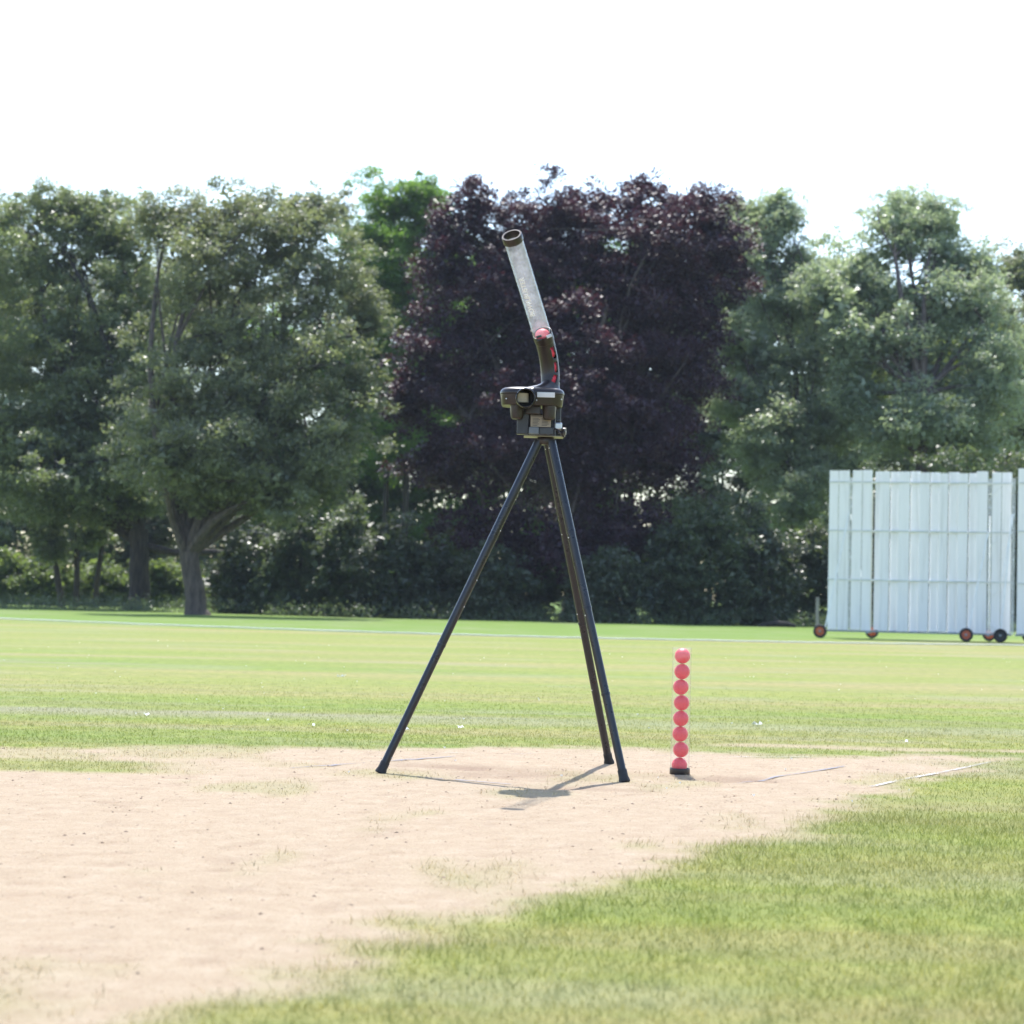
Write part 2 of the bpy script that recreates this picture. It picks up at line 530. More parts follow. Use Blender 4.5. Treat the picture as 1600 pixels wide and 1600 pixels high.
blades("straw_bits", 8.5, 12.5, 3000, 0.015, 0.0014, lambda b, s, u: u < b * .9, "dry straw stubble lying under the tripod", 5, (1.0, 0.22))

# small white clover heads and feathers dotted over the outfield
M_FLECK = solid("white_petals", (0.85, 0.85, 0.82), 0.7, var=0.05)
fl = MB()
fr = random.Random(8)
spots = [(-1.18, 13.2, .03), (-1.62, 21.0, .04), (-0.62, 13.0, .045), (-0.29, 13.3, .03), (1.66, 14.4, .05), (2.35, 12.9, .03), (-2.3, 13.9, .03), (-1.5, 13.6, .02)]
for k in range(130):
    d = fr.uniform(12.3, 34) if k < 115 else fr.uniform(8.6, 12)
    spots.append((fr.uniform(-.27, .27) * d, d, fr.uniform(.004, .010)))
for (x, y, s) in spots:
    z = float(ground_z(np.array([x]), np.array([y]))[0])
    a = fr.uniform(0, 6.28)
    for j in range(3):
        b = a + j * 2.1 + fr.uniform(-.4, .4)
        dx, dy = math.cos(b) * s, math.sin(b) * s
        fl.add([(x, y, z + .008), (x + dx * .6 - dy * .3, y + dy * .6 + dx * .3, z + .016 + s * .3), (x + dx, y + dy, z + .010), (x + dx * .6 + dy * .3, y + dy * .6 - dx * .3, z + .016)], [(0, 1, 2, 3)])
tag(fl.build("clover_flowers", M_FLECK), "tiny white clover heads and feathers dotted over the grass", "flowers", kind="stuff")

# crumbs of dry soil and clippings on the worn pitch
M_CRUMB = solid("soil_crumbs", (0.23, 0.165, 0.115), 0.95, var=0.4, scale=4)
cr = np.random.default_rng(19)
cx_ = cr.uniform(-3.2, 3.2, 9000); cy_ = 3.7 + 8 * cr.random(9000) ** .8
cb, cs, _ = turf_masks(cx_, cy_)
ok = (cb > .6) & (cr.random(9000) < .35 + .65 * cs + .3 * (fbm(cx_ * 3, cy_ * 3, 91) > .55))
cx_, cy_ = cx_[ok], cy_[ok]; nC = len(cx_)
sz = 0.0016 + 0.0042 * cr.random(nC) ** 4
oct_ = np.array([(1, 0, 0), (0, 1, 0), (-1, 0, 0), (0, -1, 0), (0, 0, .8), (0, 0, -.8)], float)
Vc = np.stack([cx_, cy_, ground_z(cx_, cy_)], 1)[:, None, :] + oct_[None] * sz[:, None, None] * cr.uniform(.6, 1.5, (nC, 6, 1)) * np.array([1.3, 1.3, .9])
tri = np.array([(0, 1, 4), (1, 2, 4), (2, 3, 4), (3, 0, 4), (1, 0, 5), (2, 1, 5), (3, 2, 5), (0, 3, 5)])
Fc = (tri[None] + 6 * np.arange(nC)[:, None, None]).ravel()
tag(link_mesh("soil_crumbs", np_mesh("soil_crumbs", Vc.reshape(-1, 3), Fc, 3), M_CRUMB), "small dark crumbs of dry soil strewn on the pitch", "soil", kind="stuff")

# crease lines, and one painted leg shadow
def crease(name, pts, w, mat, label):
    P = [np.array(p, float) for p in pts]
    path = []
    for a, b in zip(P[:-1], P[1:]):
        k = max(2, int(np.linalg.norm(b - a) / 0.04))
        for t in np.linspace(0, 1, k, endpoint=False):
            path.append(a + (b - a) * t)
    path.append(P[-1]); path = np.array(path)
    t = np.gradient(path, axis=0); t /= np.linalg.norm(t, axis=1)[:, None]
    nn = np.stack([-t[:, 1], t[:, 0]], 1)
    l, r = path + nn * w / 2, path - nn * w / 2
    V = []
    for q in (l, r):
        V.append(np.stack([q[:, 0], q[:, 1], ground_z(q[:, 0], q[:, 1]) + 0.004], 1))
    V = np.concatenate(V); n = len(path)
    F = np.stack([np.arange(n - 1), np.arange(1, n), np.arange(1, n) + n, np.arange(n - 1) + n], 1).ravel()
    o = link_mesh(name, np_mesh(name, V, F, 4, True), mat)
    tag(o, label, "crease line", kind="structure")
WPAINT = mat_paint("white_crease_paint", (0.50, 0.48, 0.46), 0.475)
WPAINT2 = mat_paint("faded_white_crease_paint", (0.5, 0.47, 0.42), 0.55)
BPAINT = mat_paint("blue_crease_and_shadow", (0.25, 0.26, 0.30), 0.485)
crease("crease_or_shadow_line", [(1.62, 9.72), (1.98, 10.42), (2.54, 11.45)], 0.028, WPAINT, "white return crease along the right edge of the pitch")
crease("crease_or_shadow_line", [(1.02, 9.74), (1.45, 10.53), (1.70, 10.96)], 0.022, BPAINT, "blue grey crease to the right of the ball tube")
crease("crease_or_shadow_line", [(-1.0, 10.10), (-0.60, 10.62), (-0.26, 11.05)], 0.02, BPAINT, "blue grey crease behind the left tripod foot")
crease("crease_or_shadow_line", [(-0.40, 9.78), (0.02, 9.50)], 0.018, BPAINT, "painted shadow of the left tripod leg, a short blue grey strip")  # this strip paints the thin shadow of the left leg
crease("crease_or_shadow_line", [(0.35, 9.60), (0.78, 9.80)], 0.02, WPAINT2, "faint broken crease by the front tripod foot")
crease("crease_or_shadow_line", [(-1.9, 11.0), (0.0, 11.35), (2.3, 11.62)], 0.025, WPAINT2, "faded white line along the far end of the pitch")

# boundary rope
rp = [(-26, 75), (-20, 64), (-15.9, 57.4), (-12.2, 52.3), (-8.6, 49.0), (-5.4, 46.6), (-2.6, 44.9), (0.1, 43.9), (2.6, 43.7), (5.2, 43.9), (6.5, 44.2), (8.6, 45.0), (10.9, 46.2), (13.5, 48.0), (18, 52), (24, 60)]
path = []
for i in range(1, len(rp) - 2):
    p0, p1, p2, p3 = [np.array(rp[j], float) for j in (i - 1, i, i + 1, i + 2)]
    for t in np.linspace(0, 1, 8, endpoint=False):
        path.append(.5 * ((2 * p1) + (-p0 + p2) * t + (2 * p0 - 5 * p1 + 4 * p2 - p3) * t * t + (-p0 + 3 * p1 - 3 * p2 + p3) * t ** 3))
ROPE = solid("white_rope", (0.74, 0.72, 0.66), 0.8, var=0.1, scale=6)
tag(MB().tube([(p[0], p[1], 0.014 + 0.003 * math.sin(i * 1.7)) for i, p in enumerate(path)], 0.014, 8).build("boundary_rope", ROPE),
    "white boundary rope lying in a long curve across the outfield", "rope")

# ------------------------------------------------------------------ trees and shrubs
BARK = mat_bark("grey_brown_bark", (0.045, 0.036, 0.032), (0.125, 0.10, 0.09))
BARK2 = mat_bark("dark_bark", (0.022, 0.019, 0.018), (0.07, 0.058, 0.05))
LEAF_OAK = mat_leaf("oak_leaves", (0.068, 0.094, 0.050), (0.225, 0.265, 0.150), (0.32, 0.40, 0.12), 0.45, 0.38, 0.8)
LEAF_OAK2 = mat_leaf("grey_green_leaves", (0.080, 0.100, 0.062), (0.255, 0.28, 0.175), (0.34, 0.39, 0.14), 0.45, 0.38, 0.8)
LEAF_GRN = mat_leaf("fresh_green_leaves", (0.055, 0.105, 0.030), (0.105, 0.18, 0.05), (0.22, 0.40, 0.05), 0.45, 0.5)
LEAF_BEECH = mat_leaf("copper_beech_leaves", (0.026, 0.014, 0.028), (0.062, 0.027, 0.047), (0.11, 0.024, 0.034), 0.48, 0.22, 0.5)
LEAF_ASH = mat_leaf("ash_leaves", (0.13, 0.18, 0.125), (0.37, 0.43, 0.33), (0.46, 0.56, 0.26), 0.42, 0.45, 0.9)
LEAF_YEL = mat_leaf("yellow_green_leaves", (0.08, 0.13, 0.025), (0.15, 0.20, 0.04), (0.40, 0.50, 0.05), 0.45, 0.55)
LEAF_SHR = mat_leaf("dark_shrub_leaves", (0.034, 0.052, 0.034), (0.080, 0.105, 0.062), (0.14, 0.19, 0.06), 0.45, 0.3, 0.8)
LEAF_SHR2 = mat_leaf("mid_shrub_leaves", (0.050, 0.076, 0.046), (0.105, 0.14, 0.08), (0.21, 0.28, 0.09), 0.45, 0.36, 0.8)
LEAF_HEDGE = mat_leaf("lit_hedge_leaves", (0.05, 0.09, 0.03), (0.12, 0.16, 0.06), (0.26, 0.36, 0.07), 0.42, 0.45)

MULT, LSC = 1.6, 0.86
def leaf_cloud(centers, radii, nper, size, aspect, seed, up=0.7, tone_c=None):
    r = np.random.default_rng(seed)
    nc = len(centers)
    cnt = np.maximum(3, (nper * MULT * r.uniform(0.5, 1.5, nc))).astype(int)
    idx = np.repeat(np.arange(nc), cnt)
    n = len(idx)
    off = r.normal(0, 0.48, (n, 3))
    ln = np.linalg.norm(off, axis=1)[:, None]
    off = off / np.maximum(ln, 1e-6) * np.minimum(ln, 1.15)
    p = centers[idx] + off * radii[idx]
    p[:, 2] -= 0.25 * radii[idx, 2] * (off[:, 0] ** 2 + off[:, 1] ** 2)      # sprays droop at the rim
    nrm = r.normal(0, 1, (n, 3)); nrm[:, 2] += up * 1.6
    nrm /= np.linalg.norm(nrm, axis=1)[:, None]
    a = off + r.normal(0, 0.7, (n, 3)); a[:, 2] -= 0.35
    a -= nrm * (a * nrm).sum(1)[:, None]
    a /= np.linalg.norm(a, axis=1)[:, None] + 1e-9
    b = np.cross(nrm, a)
    L = (size * LSC * r.uniform(0.65, 1.35, n))[:, None]
    w = L * aspect * 0.62
    k = r.uniform(-.5, .1, n)[:, None]
    v0 = p + b * w + a * L * k; v1 = p + a * L * .5; v2 = p - b * w - a * L * (.55 + k * .5)
    V = np.stack([v0, v1, v2], 1).reshape(-1, 3)
    tc = r.random(nc) if tone_c is None else tone_c
    tone = np.clip(0.45 * tc[idx] + 0.55 * r.random(n), 0, 1) ** 1.25
    return V, tone

def sample_lobes(lobes, density, seed, shell=0.45):
    """cluster centres: every lobe is a heap of domed leaf clumps with dark gaps between them"""
    r = np.random.default_rng(seed)
    out = []
    for (cx, cy, cz, rx, ry, rz) in lobes:
        rm = (rx * ry * rz) ** (1 / 3)
        nsub = int(9 + 5 * rm)
        d = r.normal(0, 1, (nsub, 3)); d /= np.linalg.norm(d, axis=1)[:, None]
        q = r.uniform(shell, 0.98, nsub) * (0.9 + 0.35 * (vnoise(d[:, 0] * 2.3 + cx, d[:, 2] * 2.3 + cz, seed) - .4))
        sc_ = d * q[:, None] * np.array([rx, ry, rz]) + np.array([cx, cy, cz])
        sr = rm * r.uniform(.20, .42, nsub)
        n_tot = density * (rx * ry + ry * rz + rx * rz)
        w = sr ** 2 / (sr ** 2).sum()
        for c, rr, k in zip(sc_, sr, w):
            n = max(2, int(n_tot * k))
            e = r.normal(0, 1, (n, 3)); e[:, 2] = np.where(e[:, 2] < 0, e[:, 2] * .45, e[:, 2])
            e /= np.linalg.norm(e, axis=1)[:, None]
            out.append(c + e * (rr * r.uniform(.5, 1.08, n))[:, None] * np.array([1.15, 1.15, .8]))
    return np.concatenate(out)

def branch_pts(a, b, rnd, sag=0.12, n=5):
    a, b = Vector(a), Vector(b)
    m = (b - a).length
    k1 = Vector((rnd.uniform(-1, 1), rnd.uniform(-1, 1), rnd.uniform(-.2, 1))) * m * sag
    return [a + (b - a) * t + k1 * math.sin(math.pi * t) for t in [i / n for i in range(n + 1)]]

def crown_mesh(name, V, tone, mat, parent):
    n = len(tone)
    me = np_mesh(name, V, np.arange(3 * n), 3)
    ta = me.attributes.new("tone", 'FLOAT', 'FACE')
    ta.data.foreach_set("value", tone.astype(np.float32))
    return link_mesh(name, me, mat, parent)

def tree(name, label, base, lobes, leafmat, bark, trunk_r, fork, seed, group=None, dens=9.0, nper=52, leaf=0.155, aspect=0.55,
         crad=0.42, lean=(0, 0), limbs=(), cat="tree", stems=None, up=1.0, shell=0.5, core=1.0, grow=1.1, lift=1.07):
    rnd = random.Random(seed)
    root = empty(name, (base[0], base[1], 0), label, cat, group)
    lobes = [(l[0] * 1.02, l[1], l[2] * lift, l[3] * grow, l[4] * grow, l[5] * grow) for l in lobes]
    C = sample_lobes(lobes, dens, seed, shell)
    C = C[C[:, 2] > 0.06]
    r = np.random.default_rng(seed + 1)
    rad = (crad * r.uniform(0.6, 1.35, len(C)))[:, None] * np.array([1.0, 1.0, 0.62])
    V, tone = leaf_cloud(C, rad, nper, leaf, aspect, seed + 2, up)
    # coarse, darker-toned leaf sprays added deep inside the crown to block light
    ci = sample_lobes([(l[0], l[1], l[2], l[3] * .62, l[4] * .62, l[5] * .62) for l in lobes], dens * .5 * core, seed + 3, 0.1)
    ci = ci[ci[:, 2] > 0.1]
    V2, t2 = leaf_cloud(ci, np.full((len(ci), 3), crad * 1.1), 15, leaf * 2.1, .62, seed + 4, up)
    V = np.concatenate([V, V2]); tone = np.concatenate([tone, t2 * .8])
    mb = MB()
    stems = stems or [((0, 0), lean, fork, trunk_r)]
    tops = []
    for (bx, by), ln, fk, tr in stems:
        pts = [Vector((bx + ln[0] * (t ** 1.3) + rnd.uniform(-.05, .05) * tr * 3 * (t > 0), by + ln[1] * t, -0.1 + (fk + .1) * t)) for t in [0, .04, .12, .3, .5, .7, .85, 1]]
        rr = [tr * k for k in (1.55, 1.28, 1.08, 1.0, .95, .9, .88, .9)]
        mb.tube(pts, rr, 14)
        tops.append((pts[-1], tr))
    for li, l in enumerate(lobes):
        tp, tr = min(tops, key=lambda q: (q[0] - Vector(l[:3])).length + rnd.random() * .3)
        c = Vector(l[:3])
        st = tp - Vector((0, 0, 0.25 * tr)) if c.z > tp.z - .5 else Vector((tp.x, tp.y, max(.5, c.z * .8)))
        bp = branch_pts(st, c, rnd)
        r0 = tr * rnd.uniform(.38, .6)
        mb.tube(bp, [r0 * (1 - .78 * t / 5) for t in range(6)], 7, caps=False)
        for k in range(5):
            e = C[rnd.randrange(len(C))]
            best = None
            for _ in range(10):
                q = C[rnd.randrange(len(C))]
                if best is None or (Vector(q) - c).length < (Vector(best) - c).length:
                    best = q
            s0 = bp[rnd.choice([2, 3, 4, 5])]
            b2 = branch_pts(s0, Vector(best), rnd, .1, 4)
            r1 = r0 * rnd.uniform(.22, .4)
            mb.tube(b2, [max(.012, r1 * (1 - .8 * t / 4)) for t in range(5)], 5, caps=False)
    for lp, r0 in limbs:
        lp = [Vector(p) for p in lp]
        mb.tube(lp, [r0 * (1 - .7 * i / (len(lp) - 1)) for i in range(len(lp))], 8)
    mb.build("trunk", bark, root)
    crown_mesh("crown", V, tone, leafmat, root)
    return root

A = (-13.66, 80, [(-4.78, 3.74, 14.04, 2.12, 1.96, 1.29), (-2.41, 3.79, 13.85, 2.12, 1.89, 1.18), (-4.49, 3.14, 12.26, 2.59, 2.84, 2.35), (-1.43, 3.57, 12.8, 2.59, 2.71, 2.12), (-3.93, 1.6, 9.19, 2.82, 3.11, 2.59), (-0.86, 1.85, 9.26, 2.82, 3.11, 2.59), (-4.54, -0.86, 6.1, 2.12, 2.44, 2.12), (-1.94, -0.36, 5.92, 2.59, 2.84, 2.35), (0.15, 0.76, 6.91, 2.12, 2.44, 2.12), (-3.29, -1.12, 3.77, 2.12, 1.89, 1.18), (-0.71, -0.71, 3.94, 1.88, 1.69, 1.06), (-2.37, -2.69, 4.38, 2.35, 2.16, 1.41), (-0.15, -1.95, 5.13, 1.88, 1.89, 1.41), (-3.8, -2.12, 4.94, 1.65, 1.76, 1.41)])
B = (-9.9, 69, [(0.11, 3.68, 12.46, 1.93, 1.75, 1.12), (2.45, 3.78, 12.61, 1.93, 1.75, 1.12), (-1.72, 2.72, 12.01, 1.22, 1.28, 1.01), (-0.47, 2.49, 11.11, 2.23, 2.33, 1.83), (1.97, 2.7, 11.37, 2.33, 2.33, 1.73), (3.74, 2.97, 10.28, 1.62, 1.87, 1.62), (0.21, 1.86, 8.57, 2.44, 2.57, 2.03), (3.08, 0.67, 8.02, 2.23, 2.33, 1.83), (4.79, 2.13, 9.08, 0.91, 0.99, 0.81), (4.94, 0.08, 7.04, 1.01, 1.17, 1.01), (-0.33, 0.3, 6.11, 2.23, 2.33, 1.83), (2.12, -0.61, 5.75, 2.44, 2.45, 1.83), (4.06, -1.01, 5.39, 1.62, 1.87, 1.62), (0.34, -0.58, 3.88, 1.83, 1.63, 1.01), (2.58, -1.68, 3.62, 1.83, 1.69, 1.12), (-0.49, -2.21, 4.57, 1.83, 1.75, 1.22), (1.44, -1.3, 4.41, 1.83, 1.69, 1.12), (3.37, -1.3, 4.45, 1.73, 1.63, 1.12)])
L = (-21.38, 86, [(0.34, 2.43, 13.09, 2.02, 2.76, 2.78), (0.21, 1.57, 9.0, 2.28, 2.91, 2.78), (1.09, -0.71, 5.21, 1.77, 2.33, 2.28), (-1.38, 2.18, 11.26, 1.77, 2.33, 2.28)])
C = (-5.01, 94, [(-0.83, 3.32, 17.12, 2.35, 2.15, 1.38), (-2.32, 3.68, 15.41, 1.38, 1.59, 1.38), (1.17, 3.1, 14.93, 1.38, 1.75, 1.66), (-1.84, 2.7, 12.91, 1.38, 1.59, 1.38), (1.23, 2.26, 12.14, 1.24, 1.67, 1.66), (0.69, 3.57, 17.43, 1.52, 1.59, 1.24), (-0.93, 2.98, 15.72, 2.07, 2.15, 1.66), (0.72, 2.99, 16.45, 1.38, 1.51, 1.24), (-0.18, 1.66, 13.22, 2.07, 2.31, 1.94), (-1.08, 0.43, 10.42, 1.94, 2.07, 1.66), (0.47, 0.31, 9.34, 1.66, 2.07, 1.94), (-0.58, -0.28, 6.81, 1.94, 2.07, 1.66)])
P = (2.27, 77, [(-3.97, 2.76, 13.67, 1.36, 1.63, 1.47), (-1.35, 3.76, 13.84, 2.49, 2.34, 1.59), (1.83, 3.34, 14.02, 2.6, 2.41, 1.59), (4.68, 3.19, 13.86, 1.47, 1.76, 1.59), (5.16, 3.28, 12.61, 1.02, 1.37, 1.36), (-4.61, 2.47, 11.71, 1.4, 1.52, 1.25), (-1.98, 2.01, 11.31, 2.49, 2.6, 2.04), (1.21, 2.13, 11.15, 2.72, 2.73, 2.04), (4.28, 2.45, 11.22, 1.36, 1.95, 2.04), (-4.98, 0.08, 8.05, 1.7, 1.89, 1.59), (-2.37, 1.36, 8.1, 2.26, 2.47, 2.04), (0.82, -0.08, 7.95, 2.72, 2.86, 2.26), (3.54, 1.05, 8.23, 1.7, 2.15, 2.04), (-4.8, -0.17, 5.32, 1.47, 1.63, 1.36), (-2.53, -1.44, 5.14, 2.26, 2.34, 1.81), (0.43, -0.59, 4.75, 2.49, 2.6, 2.04), (3.02, -0.84, 5.49, 1.47, 1.89, 1.81), (-3.16, -1.78, 2.86, 1.59, 1.56, 1.13), (-0.43, -2.8, 2.47, 2.04, 1.95, 1.36), (1.94, -2.52, 2.97, 1.47, 1.63, 1.36), (-2.92, 3.39, 12.43, 1.81, 1.95, 1.59), (-0.19, 2.48, 12.72, 2.26, 2.34, 1.81), (2.77, 1.41, 12.56, 2.04, 2.21, 1.81), (-0.58, 0.59, 9.74, 2.49, 2.47, 1.81), (2.38, 0.77, 9.58, 2.04, 2.21, 1.81), (-3.77, 1.1, 9.67, 1.81, 1.95, 1.59), (-5.98, 0.14, 7.34, 1.02, 1.17, 1.02), (-0.97, -1.59, 6.54, 2.49, 2.47, 1.81), (1.76, -1.32, 6.37, 2.04, 2.21, 1.81)])
D = (10.56, 82, [(1.62, 3.29, 12.25, 1.21, 1.39, 1.21), (-1.98, 1.06, 9.98, 1.09, 1.46, 1.45), (1.22, 0.23, 7.14, 1.69, 1.8, 1.45), (-0.97, 0.59, 7.58, 1.45, 1.66, 1.45), (1.49, -0.76, 5.21, 1.45, 1.53, 1.21), (-2.18, -0.33, 7.79, 1.09, 1.32, 1.21), (-1.34, 5.32, 15.23, 1.33, 1.39, 1.09), (-0.13, 4.06, 15.14, 1.09, 1.18, 0.96), (-2.05, 3.69, 13.87, 0.96, 1.39, 1.45), (-0.72, 4.28, 14.27, 1.33, 1.59, 1.45), (0.51, 4.14, 13.32, 1.21, 1.39, 1.21), (-1.55, 3.11, 12.91, 0.96, 1.39, 1.45), (-0.31, 3.07, 11.48, 1.93, 2.08, 1.69), (-1.11, 1.1, 9.03, 1.33, 1.87, 1.93), (1.18, 1.06, 9.56, 1.45, 1.8, 1.69), (0.25, -0.52, 6.88, 1.93, 2.08, 1.69), (-1.43, -1.14, 6.11, 1.21, 1.53, 1.45), (-0.19, -2.43, 4.21, 1.69, 1.94, 1.69)])
E = (14.93, 79, [(-2.7, 1.12, 9.73, 1.39, 1.6, 1.39), (2.63, 3.6, 12.66, 1.05, 1.27, 1.16), (-2.44, 1.16, 7.87, 1.39, 1.6, 1.39), (2.9, 0.85, 9.39, 1.39, 1.6, 1.39), (0.14, -0.75, 6.99, 1.86, 1.87, 1.39), (-0.1, 5.53, 15.07, 1.74, 1.6, 1.05), (1.2, 4.53, 14.51, 1.16, 1.27, 1.05), (-2.96, 2.63, 11.6, 1.39, 1.6, 1.39), (-0.2, 3.9, 14.13, 1.97, 1.87, 1.28), (1.33, 3.75, 13.1, 1.05, 1.4, 1.39), (-1.46, 3.65, 12.34, 1.51, 1.67, 1.39), (0.31, 2.55, 11.44, 2.09, 2.14, 1.63), (2.18, 2.08, 10.78, 1.28, 1.67, 1.63), (-1.77, 0.99, 9.75, 1.63, 1.87, 1.63), (0.11, 1.62, 8.86, 1.86, 2.0, 1.63), (2.22, -0.05, 8.2, 1.63, 1.87, 1.63), (-1.03, -0.12, 6.96, 1.86, 1.87, 1.39), (1.31, -0.07, 6.32, 1.86, 1.87, 1.39)])
R_ = (21.56, 87, [(-1.06, 1.98, 13.63, 1.41, 1.54, 1.28), (0.11, 2.26, 12.36, 2.05, 2.5, 2.3), (-1.4, 1.44, 9.75, 1.28, 1.77, 1.79), (-0.98, -0.13, 7.19, 1.54, 1.91, 1.79)])
Y = (22.06, 101, [(-0.15, 1.33, 11.46, 2.08, 2.22, 1.78), (1.08, -0.75, 8.49, 2.08, 2.22, 1.78), (-1.45, -0.18, 8.74, 1.63, 1.88, 1.63), (-5.78, -0.24, 9.54, 1.78, 2.05, 1.78)])
M = (-16.94, 85, [(-1.32, -0.96, 3.7, 1.25, 1.51, 1.38), (0.17, -1.61, 3.98, 1.5, 1.58, 1.25), (0.96, -1.96, 2.75, 0.75, 0.86, 0.75), (-0.77, -1.42, 2.21, 0.62, 0.72, 0.62)])
K0 = (-22.5, 104, [(-2.11, 1.34, 12.4, 2.45, 3.27, 3.24), (1.35, 1.38, 11.82, 2.45, 3.27, 3.24), (-0.42, 0.95, 13.26, 2.2, 2.76, 2.59), (-2.71, -0.09, 7.82, 2.45, 3.27, 3.24), (2.21, 0.18, 7.6, 2.45, 3.27, 3.24), (-0.22, -0.34, 6.74, 2.94, 3.55, 3.24), (-2.06, -1.36, 2.96, 2.45, 2.99, 2.76), (1.85, -1.21, 3.05, 2.45, 2.99, 2.76)])
K1 = (-15.46, 106, [(-2.22, 0.36, 12.79, 2.65, 3.42, 3.3), (1.52, 0.55, 12.2, 2.65, 3.42, 3.3), (-0.39, 1.7, 13.66, 2.39, 2.89, 2.64), (-2.89, 0.57, 8.12, 2.65, 3.42, 3.3), (2.43, 0.03, 7.9, 2.65, 3.42, 3.3), (-0.2, -0.31, 7.02, 3.18, 3.73, 3.3), (-2.22, -1.3, 3.16, 2.65, 3.14, 2.81), (2.02, -1.65, 3.26, 2.65, 3.14, 2.81)])
K2 = (-8.97, 103, [(-1.86, 0.08, 10.39, 2.27, 2.84, 2.67), (1.34, 0.68, 9.92, 2.27, 2.84, 2.67), (-0.29, 1.05, 11.1, 2.04, 2.4, 2.13), (-2.45, -0.56, 6.63, 2.27, 2.84, 2.67), (2.11, -0.02, 6.46, 2.27, 2.84, 2.67), (-0.15, -0.18, 5.74, 2.73, 3.1, 2.67), (-1.89, -0.92, 2.63, 2.27, 2.61, 2.27), (1.74, -0.97, 2.71, 2.27, 2.61, 2.27)])
K3 = (-4.96, 108, [(-1.68, 1.41, 14.29, 1.91, 3.18, 3.62), (1.01, 0.72, 13.61, 1.91, 3.18, 3.62), (-0.36, 1.51, 15.23, 1.72, 2.65, 2.9), (-2.13, -0.25, 9.17, 1.91, 3.18, 3.62), (1.7, -0.04, 8.89, 1.91, 3.18, 3.62), (-0.19, 0.18, 7.94, 2.29, 3.4, 3.62), (-1.62, -0.75, 3.74, 1.91, 2.87, 3.08), (1.43, -1.3, 3.8, 1.91, 2.87, 3.08)])
K4 = (-0.2, 102, [(-1.78, 1.67, 13.63, 2.1, 3.17, 3.42), (1.19, 1.12, 13.01, 2.1, 3.17, 3.42), (-0.32, 1.34, 14.53, 1.89, 2.66, 2.74), (-2.3, -0.63, 8.8, 2.1, 3.17, 3.42), (1.92, 0.05, 8.55, 2.1, 3.17, 3.42), (-0.17, -0.55, 7.65, 2.52, 3.42, 3.42), (-1.76, -0.78, 3.67, 2.1, 2.88, 2.91), (1.6, -1.07, 3.74, 2.1, 2.88, 2.91)])
K5 = (5.81, 105, [(-2.02, 1.54, 14.39, 2.47, 3.48, 3.58), (1.47, 1.16, 13.74, 2.47, 3.48, 3.58), (-0.3, 1.7, 15.33, 2.22, 2.93, 2.87), (-2.66, -0.13, 9.32, 2.47, 3.48, 3.58), (2.3, 0.21, 9.07, 2.47, 3.48, 3.58), (-0.16, 0.16, 8.12, 2.96, 3.76, 3.58), (-2.05, -0.54, 3.95, 2.47, 3.17, 3.05), (1.9, -1.21, 4.03, 2.47, 3.17, 3.05)])
K6 = (10.09, 100, [(-1.37, 1.43, 13.14, 1.62, 2.79, 3.24), (0.92, 1.33, 12.54, 1.62, 2.79, 3.24), (-0.25, 1.39, 13.98, 1.46, 2.33, 2.59), (-1.77, 0.65, 8.57, 1.62, 2.79, 3.24), (1.48, 0.56, 8.32, 1.62, 2.79, 3.24), (-0.13, -0.23, 7.47, 1.94, 2.98, 3.24), (-1.36, -1.0, 3.71, 1.62, 2.51, 2.75), (1.23, -1.51, 3.77, 1.62, 2.51, 2.75)])
K7 = (16.3, 106, [(-1.65, 1.47, 14.25, 2.03, 3.17, 3.49), (1.21, 1.47, 13.61, 2.03, 3.17, 3.49), (-0.24, 1.14, 15.16, 1.82, 2.65, 2.79), (-2.18, 0.29, 9.32, 2.03, 3.17, 3.49), (1.89, 0.26, 9.05, 2.03, 3.17, 3.49), (-0.13, 0.1, 8.13, 2.43, 3.41, 3.49), (-1.68, -1.49, 4.07, 2.03, 2.87, 2.97), (1.56, -0.64, 4.15, 2.03, 2.87, 2.97)])
K8 = (22.96, 108, [(-1.84, 0.76, 12.85, 2.38, 3.16, 3.11), (1.51, 0.76, 12.29, 2.38, 3.16, 3.11), (-0.18, 0.69, 13.67, 2.14, 2.66, 2.49), (-2.5, -0.03, 8.45, 2.38, 3.16, 3.11), (2.28, 0.12, 8.24, 2.38, 3.16, 3.11), (-0.1, -0.23, 7.41, 2.86, 3.43, 3.11), (-1.95, -0.82, 3.78, 2.38, 2.89, 2.65), (1.86, -1.79, 3.86, 2.38, 2.89, 2.65)])
S= [(-21.34, 92, 2.54, 1.62), (-19.36, 91, 2.08, 1.28), (-17.45, 93, 2.05, 1.5), (-15.02, 94, 2.23, 1.52), (-12.79, 96, 1.98, 1.27), (-9.06, 76, 3.55, 1.34), (-7.29, 75, 3.99, 1.54), (-5.57, 74, 4.2, 1.35), (-3.87, 73, 3.66, 1.4), (-2.38, 74, 2.97, 1.31), (-0.73, 73, 2.8, 1.33), (0.69, 76, 2.64, 1.12), (3.4, 72, 2.93, 1.31), (5.16, 73, 3.75, 1.29), (6.64, 73, 4.96, 1.4), (8.37, 73, 4.14, 1.29), (10.11, 75, 3.93, 1.1), (12.0, 75, 5.74, 1.54), (13.88, 75, 5.96, 1.54), (15.75, 75, 6.16, 1.54), (17.46, 75, 6.19, 1.43)]

